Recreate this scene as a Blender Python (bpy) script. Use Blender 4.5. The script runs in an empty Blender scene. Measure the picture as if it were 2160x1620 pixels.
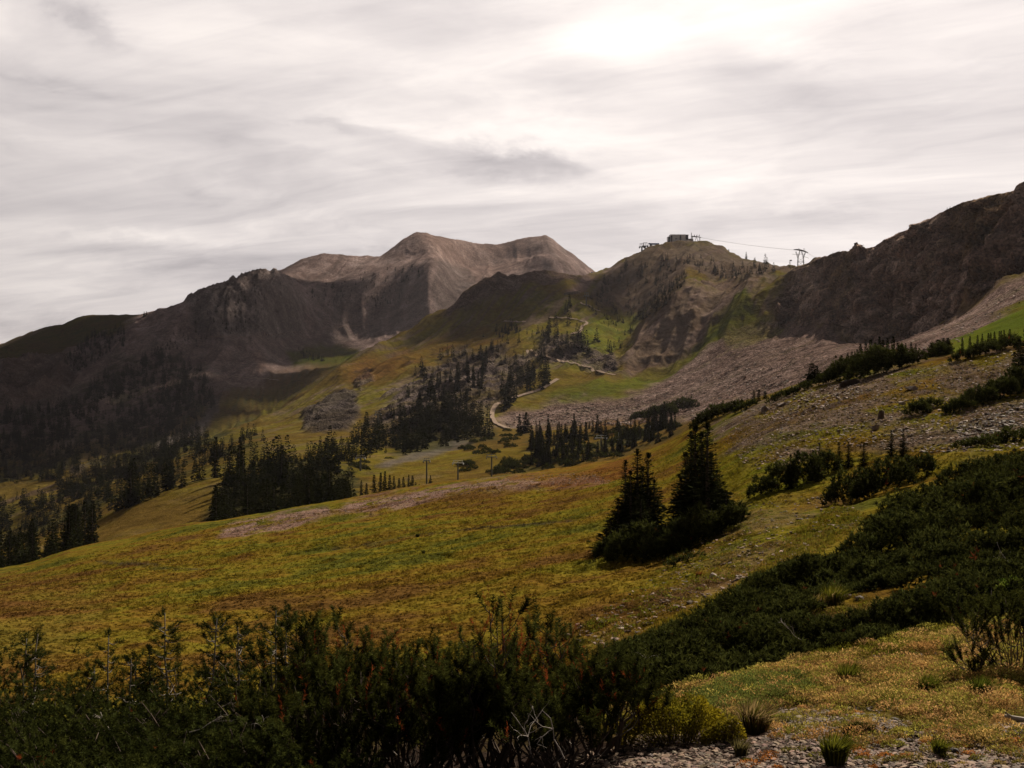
import bpy, math, random, time
import numpy as np
from mathutils import Vector, Matrix
T0 = time.time()
random.seed(7)
RNG = np.random.default_rng(11)
SC = bpy.context.scene
COL = SC.collection

# ------------------------------------------------------------------ camera, sky, sun, exposure
FPX, CX, CY = 2316.0, 1080.0, 810.0          # focal length and centre, in pixels of the 2160 x 1620 photograph
cam_d = bpy.data.cameras.new('camera')
cam_d.sensor_width = 36.0
cam_d.lens = 36.0 * FPX / 2160.0
cam_d.clip_start = 0.1
cam_d.clip_end = 30000.0
cam = bpy.data.objects.new('camera', cam_d)
cam.location = (0, 0, 0)
cam.rotation_euler = (math.radians(90), 0, 0)
COL.objects.link(cam)
SC.camera = cam

SUN_AZ, SUN_EL = math.radians(31.0), math.radians(37.0)   # azimuth to the right of the view direction
SUN_DIR = Vector((math.sin(SUN_AZ) * math.cos(SUN_EL), math.cos(SUN_AZ) * math.cos(SUN_EL), math.sin(SUN_EL)))
sun_d = bpy.data.lights.new('sun', 'SUN')
sun_d.energy = 5.0
sun_d.angle = math.radians(0.6)
sun_d.color = (1.0, 0.885, 0.71)
sun = bpy.data.objects.new('sun', sun_d)
sun.rotation_euler = SUN_DIR.to_track_quat('Z', 'Y').to_euler()
sun.location = (200, 600, 900)
COL.objects.link(sun)

SC.view_settings.view_transform = 'Standard'
SC.view_settings.look = 'None'
SC.view_settings.exposure = 0.22
SC.view_settings.gamma = 1.0
SC.view_settings.use_curve_mapping = False
SC.cycles.use_denoising = True
SC.cycles.use_adaptive_sampling = False
SC.cycles.sample_clamp_indirect = 3.0
try:
    SC.cycles.denoiser = 'OPENIMAGEDENOISE'
    SC.cycles.denoising_prefilter = 'ACCURATE'
except Exception:
    pass
SC.cycles.max_bounces = 5
SC.cycles.diffuse_bounces = 2
SC.cycles.glossy_bounces = 1
SC.cycles.transmission_bounces = 3
SC.cycles.transparent_max_bounces = 4
SC.cycles.volume_bounces = 0
SC.cycles.caustics_reflective = False
SC.cycles.caustics_refractive = False


class NT:
    """small helper for node trees"""
    def __init__(self, tree):
        self.t = tree
        tree.nodes.clear()

    def n(self, kind, **kw):
        nd = self.t.nodes.new(kind)
        for k, v in kw.items():
            setattr(nd, k, v)
        return nd

    def l(self, a, b):
        self.t.links.new(a, b)

    def put(self, sock, v):
        if isinstance(v, bpy.types.NodeSocket):
            self.l(v, sock)
        else:
            sock.default_value = v

    def m(self, op, a, b=None, c=None, clamp=False):
        nd = self.n('ShaderNodeMath', operation=op)
        nd.use_clamp = clamp
        self.put(nd.inputs[0], a)
        if b is not None:
            self.put(nd.inputs[1], b)
        if c is not None:
            self.put(nd.inputs[2], c)
        return nd.outputs[0]

    def mixc(self, f, a, b, blend='MIX'):
        nd = self.n('ShaderNodeMix', data_type='RGBA', blend_type=blend)
        self.put(nd.inputs['Factor'], f)
        ia = [s for s in nd.inputs if s.name == 'A' and s.type == 'RGBA'][0]
        ib = [s for s in nd.inputs if s.name == 'B' and s.type == 'RGBA'][0]
        self.put(ia, a)
        self.put(ib, b)
        return [s for s in nd.outputs if s.type == 'RGBA'][0]

    def rng(self, v, a, b, c, d, smooth=False):
        nd = self.n('ShaderNodeMapRange')
        nd.interpolation_type = 'SMOOTHSTEP' if smooth else 'LINEAR'
        nd.clamp = True
        self.put(nd.inputs[0], v)
        for i, x in enumerate((a, b, c, d)):
            nd.inputs[i + 1].default_value = x
        return nd.outputs[0]

    def noise(self, vec, scale, detail=4, rough=0.55, distort=0.0):
        nd = self.n('ShaderNodeTexNoise')
        self.put(nd.inputs['Vector'], vec)
        nd.inputs['Scale'].default_value = scale
        nd.inputs['Detail'].default_value = detail
        nd.inputs['Roughness'].default_value = rough
        nd.inputs['Distortion'].default_value = distort
        return nd.outputs['Fac']

    def comb(self, x, y, z):
        nd = self.n('ShaderNodeCombineXYZ')
        for i, v in enumerate((x, y, z)):
            self.put(nd.inputs[i], v)
        return nd.outputs[0]


def make_world():
    w = bpy.data.worlds.new('World')
    SC.world = w
    w.use_nodes = True
    k = NT(w.node_tree)
    tc = k.n('ShaderNodeTexCoord')
    d = tc.outputs['Generated']
    sep = k.n('ShaderNodeSeparateXYZ')
    k.l(d, sep.inputs[0])
    x, y, z = sep.outputs
    sky = k.n('ShaderNodeTexSky', sky_type='NISHITA')
    sky.sun_disc = False
    sky.sun_elevation = SUN_EL
    sky.sun_rotation = SUN_AZ
    sky.altitude = 3200.0
    sky.air_density = 1.0
    sky.dust_density = 1.5
    # the cloud sheet is a flat layer seen in perspective: position on it = direction / height
    zz = k.m('ADD', k.m('MAXIMUM', z, 0.0), 0.10)
    px = k.m('DIVIDE', x, zz)
    py = k.m('DIVIDE', y, zz)
    a = math.radians(-24)
    rx = k.m('ADD', k.m('MULTIPLY', px, math.cos(a)), k.m('MULTIPLY', py, math.sin(a)))
    ry = k.m('SUBTRACT', k.m('MULTIPLY', py, math.cos(a)), k.m('MULTIPLY', px, math.sin(a)))
    warp = k.noise(k.comb(px, py, 3.7), 0.55, 3, 0.5)
    wv = k.m('MULTIPLY', k.m('SUBTRACT', warp, 0.5), 1.6)
    p1 = k.comb(k.m('ADD', k.m('MULTIPLY', rx, 0.75), wv), k.m('ADD', ry, wv), 1.3)
    n1 = k.noise(p1, 0.80, 6, 0.56, 0.5)
    p2 = k.comb(k.m('ADD', k.m('MULTIPLY', rx, 0.22), wv), ry, 8.1)
    n2 = k.noise(p2, 2.1, 5, 0.55, 0.5)
    p3 = k.comb(k.m('MULTIPLY', x, 2.6), k.m('MULTIPLY', y, 2.6), k.m('MULTIPLY', k.m('ADD', z, k.m('MULTIPLY', x, 0.10)), 13.0))
    n3 = k.noise(p3, 2.4, 6, 0.60, 0.9)
    p4 = k.comb(k.m('ADD', k.m('MULTIPLY', rx, 0.5), wv), k.m('MULTIPLY', ry, 1.6), 5.5)
    n4 = k.noise(p4, 5.0, 6, 0.62, 0.8)
    # named banks and gaps, by direction east of north (u) and up (v)
    yy = k.m('MAXIMUM', y, 0.05)
    u = k.m('DIVIDE', x, yy)
    v = k.m('DIVIDE', z, yy)
    wsp = k.noise(k.comb(k.m('MULTIPLY', u, 1.0), k.m('MULTIPLY', v, 2.6), 2.2), 7.0, 5, 0.6, 0.6)
    wu = k.m('ADD', u, k.m('MULTIPLY', k.m('SUBTRACT', wsp, 0.5), 0.16))
    wsp2 = k.noise(k.comb(u, k.m('MULTIPLY', v, 2.0), 7.2), 9.0, 5, 0.6, 0.3)
    wvv = k.m('ADD', v, k.m('MULTIPLY', k.m('SUBTRACT', wsp2, 0.5), 0.07))

    def blob(bx, by, sx, sy, ang=0.0):
        u0, v0 = (bx - CX) / FPX, -(by - CY) / FPX
        c, s = math.cos(ang), math.sin(ang)
        du = k.m('SUBTRACT', wu, u0)
        dv = k.m('SUBTRACT', wvv, v0)
        e1 = k.m('DIVIDE', k.m('ADD', k.m('MULTIPLY', du, c), k.m('MULTIPLY', dv, s)), sx / FPX)
        e2 = k.m('DIVIDE', k.m('SUBTRACT', k.m('MULTIPLY', dv, c), k.m('MULTIPLY', du, s)), sy / FPX)
        q = k.m('ADD', k.m('MULTIPLY', e1, e1), k.m('MULTIPLY', e2, e2))
        return k.m('EXPONENT', k.m('MULTIPLY', q, -1.0))
    tot = None
    for (bx, by, sx, sy, ang, amp) in [
            (1060, 335, 190, 42, -0.12, -0.40), (760, 345, 130, 16, 0.05, -0.10), (1000, 285, 260, 26, -0.06, 0.20),
            (1340, 110, 330, 150, -0.30, 0.15), (1560, 130, 150, 75, -0.55, -0.13), (1690, 100, 110, 40, 0.0, 0.14),
            (980, 90, 330, 90, -0.35, -0.16), (700, 190, 330, 50, 0.30, -0.08), (1330, 300, 300, 60, -0.1, 0.14),
            (240, 535, 420, 26, 0.0, -0.15), (270, 492, 240, 12, 0.0, 0.10), (180, 40, 110, 30, -0.4, -0.26),
            (80, 180, 200, 16, -0.2, -0.10), (1800, 215, 210, 55, -0.1, -0.12), (2080, 200, 240, 120, 0.2, 0.08),
            (1500, 400, 420, 60, 0.0, 0.13), (1800, 470, 300, 30, -0.1, -0.08), (300, 420, 500, 40, 0.05, -0.04),
            (1120, 440, 500, 22, 0.0, -0.05), (160, 640, 400, 60, 0.0, 0.06), (1950, 60, 260, 60, 0.1, 0.10),
            (730, 278, 90, 14, -0.15, -0.20), (450, 60, 260, 60, -0.2, 0.10)]:
        t = k.m('MULTIPLY', blob(bx, by, sx, sy, ang), amp)
        tot = t if tot is None else k.m('ADD', tot, t)
    lum = k.m('ADD', k.m('MULTIPLY', k.m('SUBTRACT', n1, 0.5), 1.35), k.m('MULTIPLY', k.m('SUBTRACT', n2, 0.5), 0.28))
    lum = k.m('ADD', lum, k.m('MULTIPLY', k.m('SUBTRACT', n3, 0.5), 0.16))
    lum = k.m('ADD', lum, k.m('MULTIPLY', k.m('SUBTRACT', n4, 0.5), 0.30))
    lum = k.m('ADD', lum, tot)
    # thin cloud scatters forward: bright towards the sun, dull away from it
    dt = k.n('ShaderNodeVectorMath', operation='DOT_PRODUCT')
    k.l(d, dt.inputs[0])
    dt.inputs[1].default_value = (0.245, 0.76, 0.602)      # the brightest part of the cloud sheet
    g = dt.outputs['Value']
    base = k.m('ADD', k.rng(g, -0.25, 0.72, 0.06, 0.655), k.rng(g, 0.70, 1.0, 0.0, 0.13))
    high = k.m('MAXIMUM', k.rng(z, 0.36, 0.62, 1.0, 0.16, True), k.rng(g, 0.90, 0.99, 0.0, 1.0, True))
    base = k.m('MULTIPLY', base, high)
    val = k.m('MULTIPLY', base, k.m('ADD', 1.0, k.m('MULTIPLY', lum, 1.05)))
    val = k.m('MAXIMUM', val, 0.015)
    dens = k.rng(lum, -0.30, 0.25, 0.0, 1.0)
    tint = k.mixc(dens, (0.985, 0.905, 0.905, 1), (1.0, 0.915, 0.862, 1))
    cc = k.mixc(1.0, tint, k.comb(val, val, val), 'MULTIPLY')
    STR = 0.10
    cs = k.n('ShaderNodeVectorMath', operation='SCALE')
    k.l(cc, cs.inputs[0])
    cs.inputs['Scale'].default_value = 1.0 / STR
    cover = k.rng(lum, -0.62, -0.30, 0.72, 0.97, True)
    dim = k.n('ShaderNodeVectorMath', operation='SCALE')
    k.l(sky.outputs[0], dim.inputs[0])
    dim.inputs['Scale'].default_value = 0.6
    col = k.mixc(cover, dim.outputs[0], cs.outputs[0])
    bg = k.n('ShaderNodeBackground')
    k.l(col, bg.inputs[0])
    bg.inputs[1].default_value = STR
    out = k.n('ShaderNodeOutputWorld')
    k.l(bg.outputs[0], out.inputs[0])
    w.cycles.sampling_method = 'MANUAL'
    w.cycles.sample_map_resolution = 512


make_world()


# ------------------------------------------------------------------ numpy noise
def _h(ix, iy, seed):
    h = (ix.astype(np.int64) * 374761393 + iy.astype(np.int64) * 668265263 + seed * 974711) & 0xFFFFFFFF
    h = ((h ^ (h >> 13)) * 1274126177) & 0xFFFFFFFF
    h = (h ^ (h >> 16)) & 0xFFFFFFFF
    return h.astype(np.float64) / 4294967295.0


def vnoise(x, y, seed=0):
    ix, iy = np.floor(x), np.floor(y)
    fx, fy = x - ix, y - iy
    ix = ix.astype(np.int64)
    iy = iy.astype(np.int64)
    fx = fx * fx * fx * (fx * (fx * 6 - 15) + 10)
    fy = fy * fy * fy * (fy * (fy * 6 - 15) + 10)
    a = _h(ix, iy, seed)
    b = _h(ix + 1, iy, seed)
    c = _h(ix, iy + 1, seed)
    d = _h(ix + 1, iy + 1, seed)
    return (a + (b - a) * fx + (c - a) * fy + (a - b - c + d) * fx * fy) * 2 - 1


def fbm(x, y, octv=4, seed=0, gain=0.5):
    s, amp, tot = 0.0, 1.0, 0.0
    for o in range(octv):
        s = s + amp * vnoise(x * (2.03 ** o) + 17.3 * o, y * (2.03 ** o) - 9.1 * o, seed + o)
        tot += amp
        amp *= gain
    return s / tot


def ridged(x, y, octv=4, seed=0, gain=0.5):
    s, amp, tot = 0.0, 1.0, 0.0
    for o in range(octv):
        n = 1 - np.abs(vnoise(x * (2.07 ** o) + 5.3 * o, y * (2.07 ** o) + 3.1 * o, seed + o))
        s = s + amp * n * n
        tot += amp
        amp *= gain
    return s / tot


def sstep(a, b, x):
    t = np.clip((x - a) / (b - a), 0, 1)
    return t * t * (3 - 2 * t)


def worley(x, y, seed=0):
    """distance to the nearest and second nearest of jittered cell points, and the nearest one's random value"""
    ix, iy = np.floor(x).astype(np.int64), np.floor(y).astype(np.int64)
    f1, f2, val = np.full(x.shape, 9.0), np.full(x.shape, 9.0), np.zeros(x.shape)
    for dx in (-1, 0, 1):
        for dy in (-1, 0, 1):
            jx, jy = ix + dx, iy + dy
            d = np.hypot(jx + _h(jx, jy, seed) - x, jy + _h(jx, jy, seed + 1) - y)
            n1 = d < f1
            f2 = np.where(n1, f1, np.minimum(f2, d))
            val = np.where(n1, _h(jx, jy, seed + 2), val)
            f1 = np.where(n1, d, f1)
    return f1, f2, val
# ------------------------------------------------------------------ terrain
# The land is a set of contour lines laid out in depth. Each line gives, for bearings written as pixel columns of the photograph,
# how high the ground stands (as a pixel row) at which distance (metres). Between the lines the ground is a smooth surface.
COLS = np.concatenate([np.arange(-3400, -700, 130.0), np.arange(-700, -10, 16.0), np.arange(-10, 2170, 2.3), np.arange(2172, 2870, 16.0), np.arange(2900, 5700, 130.0)])
NC = len(COLS)
GRID = np.arange(-700, 2862, 2.0)


def gsmooth(a, sig):
    if sig <= 0:
        return a
    r = int(sig * 3 / 2) + 1
    kx = np.arange(-r, r + 1) * 2.0
    kw = np.exp(-0.5 * (kx / sig) ** 2)
    kw /= kw.sum()
    return np.convolve(np.pad(a, r, mode='edge'), kw, mode='valid')


def line(pts, sig=25, sigy=60):
    p = np.array(pts, float)
    row = gsmooth(np.interp(GRID, p[:, 0], p[:, 1]), sig)
    dep = gsmooth(np.interp(GRID, p[:, 0], np.log(p[:, 2])), sigy)
    return np.interp(COLS, GRID, row), np.interp(COLS, GRID, dep)


def shifted(ln, k, dpts):
    d = np.array(dpts, float)
    return ln[0] + gsmooth_cols(d), ln[1] + math.log(k)


def gsmooth_cols(d):
    return np.interp(COLS, GRID, gsmooth(np.interp(GRID, d[:, 0], d[:, 1]), 14))


flat = lambda row, dep: line([(-700, row, dep), (2860, row, dep)])
L = []          # (line, rows in the segment that follows)
L.append((flat(5587, 0.8), 8))
L.append((flat(2570, 2.5), 30))
L.append((line([(-700, 1730, 8.5), (0, 1690, 8.2), (600, 1690, 8.2), (1100, 1650, 8), (1300, 1625, 7.5), (1900, 1615, 7), (2160, 1600, 7), (2860, 1560, 7)]), 90))
L.append((line([(-700, 1560, 14), (0, 1560, 14), (600, 1550, 14), (1100, 1520, 13), (1300, 1475, 12), (1500, 1440, 12), (1700, 1390, 13), (1900, 1350, 13.5), (2160, 1330, 13), (2860, 1250, 13)]), 110))
L.append((line([(-700, 1480, 26), (0, 1430, 28), (300, 1400, 28), (600, 1380, 28), (900, 1350, 27), (1200, 1300, 26), (1400, 1260, 25), (1600, 1200, 24), (1800, 1150, 24), (2000, 1110, 24), (2160, 1090, 24), (2860, 1000, 24)]), 110))
L.append((line([(-700, 1330, 48), (0, 1290, 50), (300, 1270, 50), (600, 1240, 50), (900, 1210, 48), (1200, 1175, 46), (1400, 1150, 45), (1500, 1110, 44), (1600, 1060, 44), (1800, 1030, 44), (2000, 960, 44), (2160, 940, 44), (2860, 840, 44)]), 90))
L.append((line([(-700, 1270, 85), (0, 1236, 88), (300, 1180, 90), (600, 1140, 90), (900, 1092, 88), (1200, 1050, 85), (1400, 1010, 80), (1500, 970, 75), (1600, 920, 70), (1700, 890, 68), (1800, 870, 66), (2000, 840, 64), (2160, 820, 62), (2860, 720, 60)]), 80))
CR = line([(-700, 1250, 150), (0, 1195, 150), (60, 1185, 151), (140, 1160, 153), (190, 1148, 155), (260, 1138, 157), (330, 1120, 158), (400, 1103, 160), (450, 1097, 160), (560, 1082, 160), (640, 1066, 160), (780, 1045, 160), (900, 1025, 158), (1000, 1008, 156), (1100, 998, 154), (1200, 985, 150), (1300, 968, 140), (1400, 935, 128), (1440, 915, 123), (1500, 882, 115), (1540, 868, 110), (1600, 850, 105), (1700, 815, 100), (1800, 790, 95), (1900, 770, 90), (2000, 748, 88), (2160, 722, 85), (2860, 640, 80)], 12)
L.append((CR, 16))
L.append((shifted(CR, 1.25, [(-700, 16), (2860, 14)]), 14))
L.append((line([(-700, 1262, 260), (0, 1203, 260), (190, 1154, 255), (450, 1102, 255), (640, 1072, 260), (900, 1032, 300), (1200, 992, 330), (1300, 974, 340), (1400, 940, 330), (1500, 887, 320), (1600, 855, 320), (1700, 820, 300), (1800, 793, 280), (1900, 770, 260), (2000, 744, 230), (2160, 716, 200), (2860, 600, 180)], 12), 70))
SP = line([(-700, 1180, 350), (0, 1160, 345), (190, 1103, 335), (300, 1050, 340), (400, 1012, 350), (500, 988, 365), (650, 975, 390), (760, 995, 400), (900, 985, 405), (1050, 960, 420), (1200, 940, 430), (1300, 925, 430), (1400, 902, 420), (1500, 868, 400), (1600, 840, 390), (1700, 805, 380), (1800, 768, 350), (1900, 742, 330), (2000, 710, 300), (2160, 655, 260), (2860, 520, 240)])
L.append((SP, 30))
L.append((line([(-700, 1190, 450), (0, 1172, 450), (300, 1064, 440), (480, 998, 440), (650, 952, 470), (900, 958, 475), (1200, 922, 485), (1400, 886, 475), (1600, 832, 465), (1700, 795, 455), (1800, 752, 430), (2000, 695, 370), (2160, 640, 310), (2860, 480, 300)]), 60))
L.append((line([(-700, 1100, 650), (0, 1080, 620), (150, 1060, 600), (300, 1020, 570), (400, 965, 590), (533, 930, 600), (650, 920, 600), (760, 915, 600), (900, 905, 620), (1040, 893, 680), (1200, 880, 700), (1300, 872, 700), (1400, 857, 680), (1500, 832, 620), (1600, 800, 580), (1700, 765, 560), (1800, 740, 510), (1900, 730, 455), (2000, 688, 415), (2100, 650, 370), (2160, 625, 340), (2860, 420, 340)]), 100))
L.append((line([(-700, 1070, 690), (0, 1050, 650), (150, 1035, 640), (293, 1000, 640), (400, 953, 690), (533, 915, 720), (650, 875, 780), (760, 840, 830), (900, 800, 860), (1000, 800, 840), (1100, 805, 840), (1200, 795, 850), (1300, 790, 860), (1400, 793, 870), (1500, 745, 880), (1600, 700, 850), (1700, 710, 760), (1800, 715, 660), (1900, 705, 600), (2000, 668, 510), (2060, 635, 470), (2160, 598, 425), (2860, 400, 400)]), 170))
G = line([(-700, 1060, 730), (0, 1030, 700), (150, 1010, 690), (293, 988, 700), (400, 948, 740), (533, 903, 830), (600, 866, 910), (720, 785, 1060), (800, 752, 1090), (900, 728, 1110), (1000, 705, 1120), (1100, 688, 1130), (1200, 690, 1080), (1300, 715, 1030), (1340, 680, 1030), (1395, 612, 1060), (1420, 590, 1070), (1450, 579, 1080), (1500, 590, 1065), (1540, 592, 1045), (1600, 588, 1000), (1640, 582, 970), (1690, 558, 930), (1720, 545, 890), (1770, 533, 840), (1830, 528, 780), (1870, 510, 730), (1900, 494, 700), (1960, 465, 650), (2030, 430, 595), (2100, 411, 560), (2160, 395, 535), (2860, 250, 500)], 7)
L.append((G, 16))
L.append((shifted(G, 1.055, [(-700, -1), (600, -5), (720, -10), (1290, -14), (1335, 4), (1400, 20), (1450, 26), (1500, 16), (1600, 14), (1690, 40), (2860, 60)]), 110))
CE = line([(-700, 1052, 800), (0, 1018, 790), (150, 1000, 770), (293, 982, 770), (380, 955, 820), (450, 935, 860), (533, 897, 920), (600, 852, 1010), (650, 815, 1070), (720, 768, 1180), (760, 745, 1210), (800, 722, 1240), (860, 690, 1270), (900, 665, 1275), (960, 635, 1285), (1000, 600, 1290), (1040, 578, 1290), (1100, 580, 1295), (1190, 577, 1340), (1230, 586, 1400), (1255, 583, 1470), (1270, 575, 1500), (1330, 545, 1520), (1370, 525, 1540), (1405, 516, 1550), (1440, 513, 1550), (1480, 515, 1540), (1560, 535, 1450), (1640, 551, 1350), (1690, 560, 1280), (1750, 600, 1230), (1900, 620, 1150), (2160, 600, 1050), (2860, 500, 950)], 7)
L.append((CE, 12))
L.append((shifted(CE, 1.06, [(-700, 1), (533, 3), (650, 4), (720, 8), (900, 22), (1100, 22), (1255, 20), (1350, 40), (2860, 50)]), 16))
L.append((line([(-700, 990, 1100), (0, 930, 1100), (150, 905, 1100), (300, 895, 1120), (450, 860, 1200), (560, 800, 1450), (650, 757, 1700), (740, 748, 1800), (800, 730, 1850), (900, 690, 1950), (1000, 640, 2050), (1100, 615, 2100), (1190, 605, 2150), (1260, 610, 2200), (1350, 650, 2200), (2860, 650, 2000)]), 80))
L.append((line([(-700, 850, 1450), (0, 840, 1400), (150, 810, 1420), (300, 780, 1450), (450, 735, 1550), (545, 712, 1650), (650, 715, 1900), (740, 715, 1980), (800, 695, 2000), (860, 670, 2000), (890, 655, 1985), (915, 640, 1930), (945, 625, 2110), (1000, 603, 2250), (1050, 588, 2300), (1100, 580, 2330), (1200, 587, 2350), (1260, 605, 2400), (1350, 650, 2400), (2860, 650, 2300)], 18, 30), 140))
SH = line([(-700, 800, 1750), (0, 750, 1700), (130, 745, 1700), (180, 733, 1720), (230, 700, 1740), (307, 664, 1760), (360, 648, 1770), (410, 631, 1780), (470, 600, 1820), (515, 579, 1850), (545, 572, 1880), (600, 583, 1930), (640, 602, 2080), (700, 610, 2120), (760, 590, 2150), (850, 555, 2240), (890, 550, 2180), (912, 545, 2090), (935, 560, 2220), (970, 574, 2400), (1040, 568, 2500), (1120, 545, 2500), (1165, 535, 2400), (1210, 560, 2500), (1260, 592, 2550), (1300, 640, 2550), (2860, 660, 2400)], 7, 22)
L.append((SH, 14))
L.append((shifted(SH, 1.045, [(-700, -4), (180, -2), (300, 4), (400, 10), (560, 10), (620, 0), (680, -14), (900, -10), (1260, -4), (2860, 0)]), 80))
L.append((line([(-700, 860, 2300), (-200, 790, 2250), (0, 728, 2200), (60, 702, 2180), (100, 689, 2160), (135, 683, 2160), (170, 667, 2150), (200, 664, 2150), (250, 664, 2150), (300, 662, 2150), (410, 642, 2250), (545, 592, 2300), (600, 566, 2330), (640, 545, 2350), (680, 534, 2380), (700, 535, 2390), (740, 539, 2410), (800, 541, 2440), (815, 532, 2450), (850, 504, 2500), (878, 489, 2520), (895, 490, 2530), (920, 497, 2560), (980, 508, 2640), (1010, 514, 2680), (1050, 516, 2740), (1080, 508, 2760), (1120, 499, 2770), (1152, 496, 2770), (1165, 502, 2780), (1190, 524, 2800), (1215, 540, 2820), (1255, 573, 2860), (1300, 610, 2900), (1400, 640, 2900), (2860, 660, 2800)], 3.5, 25), 12))
L.append((line([(-700, 900, 3400), (0, 840, 3300), (900, 760, 3900), (1300, 780, 4000), (2860, 800, 4000)]), 4))
L.append((flat(812, 9000), 0))

KN = len(L)
KR = np.array([ln[0][0] for ln in L])                 # pixel row per line and column
KY = np.array([ln[0][1] for ln in L])                 # log distance
for i in range(1, KN):
    KY[i] = np.maximum(KY[i], KY[i - 1] + 0.012)
KS = -(KR - CY) / FPX                                  # slope of the line of sight
hh = KY[1:] - KY[:-1]
dl = (KS[1:] - KS[:-1]) / hh
MT = np.zeros_like(KS)
w1 = 2 * hh[1:] + hh[:-1]
w2 = hh[1:] + 2 * hh[:-1]
same = dl[:-1] * dl[1:] > 0
with np.errstate(divide='ignore', invalid='ignore'):
    hm = (w1 + w2) / (w1 / dl[:-1] + w2 / dl[1:])
MT[1:-1] = np.where(same, hm, 0.0)
MT[0], MT[-1] = dl[0], dl[-1]

rowsY, rowsS, seg = [], [], []
for i in range(KN - 1):
    n = L[i][1]
    for j in range(n):
        t = j / n
        rowsY.append(KY[i] + t * hh[i])
        h00, h10, h01, h11 = 2*t**3 - 3*t*t + 1, t**3 - 2*t*t + t, -2*t**3 + 3*t*t, t**3 - t*t
        rowsS.append(h00 * KS[i] + h10 * hh[i] * MT[i] + h01 * KS[i + 1] + h11 * hh[i] * MT[i + 1])
        seg.append(i + t)
rowsY.append(KY[-1])
rowsS.append(KS[-1])
seg.append(KN - 1.0)
LY = np.array(rowsY)
SS = np.array(rowsS)
SEG = np.array(seg)[:, None] * np.ones((1, NC))
NR = len(LY)
YY = np.exp(LY)
PX = np.ones((NR, 1)) * COLS[None, :]
PY = CY - SS * FPX
UU = (PX - CX) / FPX
XX = UU * YY
ZZ = SS * YY
# segment numbers for reference
S_CREST, S_SPUR, S_L9, S_L10, S_G, S_CE, S_FOOT, S_MID, S_SH, S_SKY = 7, 10, 12, 13, 14, 16, 18, 19, 20, 22


# ---- regions: polygons in bearing/height, limited in depth
def region(poly, soft=10, warp=12, y0=0.0, y1=1e9, wl=40.0):
    p = np.array(poly, float)
    x0, x1 = p[:, 0].min() - 3 * soft - warp, p[:, 0].max() + 3 * soft + warp
    c0, c1 = np.searchsorted(COLS, x0), np.searchsorted(COLS, x1)
    out = np.zeros((NR, NC), np.float32)
    if c1 <= c0:
        return out
    m = (PY[:, c0:c1] > p[:, 1].min() - 3 * soft - warp) & (PY[:, c0:c1] < p[:, 1].max() + 3 * soft + warp) & (YY[:, c0:c1] > y0) & (YY[:, c0:c1] < y1)
    if not m.any():
        return out
    qx, qy = PX[:, c0:c1][m], PY[:, c0:c1][m]
    sx, sy = XX[:, c0:c1][m], YY[:, c0:c1][m]
    k = wl * np.maximum(sy, 5) / FPX
    lk = np.exp2(np.round(np.log2(np.median(k))))
    qx = qx + warp * fbm(sx / lk, sy / lk / 2.5, 4, 41, 0.6)
    qy = qy + warp * fbm(sx / lk, sy / lk / 2.5, 4, 57, 0.6)
    inside = np.zeros(qx.shape, bool)
    d2 = np.full(qx.shape, 1e18)
    n = len(p)
    for i in range(n):
        ax, ay = p[i]
        bx, by = p[(i + 1) % n]
        ex, ey = bx - ax, by - ay
        t = np.clip(((qx - ax) * ex + (qy - ay) * ey) / (ex * ex + ey * ey + 1e-9), 0, 1)
        d2 = np.minimum(d2, (qx - ax - t * ex) ** 2 + (qy - ay - t * ey) ** 2)
        if ay != by:
            cr = ((ay > qy) != (by > qy)) & (qx < (bx - ax) * (qy - ay) / (by - ay) + ax)
            inside ^= cr
    sd = np.sqrt(d2) * np.where(inside, 1, -1)
    sub = np.zeros(m.shape, np.float32)
    sub[m] = sstep(-soft, soft, sd)
    out[:, c0:c1] = sub
    return out


def cliff_mask():
    return region([(1625, 650), (1640, 600), (1660, 578), (1690, 550), (1770, 520), (1830, 515), (1900, 480), (1960, 450), (2030, 415), (2160, 380), (2900, 200),
                   (2900, 420), (2160, 590), (2060, 628), (1960, 675), (1910, 706), (1800, 712), (1720, 690), (1660, 670)], 12, 16, 430, 1150)


CLIFF = cliff_mask()
RIB = np.maximum.reduce([
    region([(770, 905), (820, 840), (900, 770), (960, 730), (1040, 715), (1130, 745), (1110, 800), (1060, 850), (960, 905), (860, 905)], 16, 22, 560, 1150),
    region([(1090, 760), (1150, 700), (1215, 700), (1300, 745), (1300, 785), (1200, 760), (1110, 745)], 10, 14, 700, 1150),
    0.9 * region([(640, 860), (690, 825), (725, 808), (748, 815), (755, 880), (735, 912), (690, 918), (640, 905)], 8, 12, 560, 1000),
    0.9 * region([(745, 790), (775, 768), (795, 785), (760, 810)], 5, 6, 700, 1200),
    0.9 * region([(820, 810), (855, 795), (850, 830), (800, 840)], 6, 6, 600, 1200)]) * 0.9
CIRQ = region([(930, 655), (1000, 590), (1040, 570), (1190, 570), (1230, 585), (1180, 598), (1090, 606), (1010, 628), (950, 660)], 8, 12, 1050, 1500)
MOUNT = sstep(S_FOOT - 0.6, S_FOOT + 0.25, SEG) * (YY < 3300)
MCRAG = np.maximum(region([(395, 640), (470, 590), (545, 560), (610, 580), (645, 630), (640, 700), (560, 715), (470, 720), (420, 700)], 10, 14, 1500, 2100),
                   region([(0, 745), (130, 740), (170, 760), (140, 850), (60, 880), (0, 880)], 10, 14, 1000, 1900))
MCRAG = np.maximum(MCRAG, 0.12 * region([(660, 600), (760, 585), (880, 560), (905, 600), (880, 640), (720, 650)], 22, 30, 1700, 2400))

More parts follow.
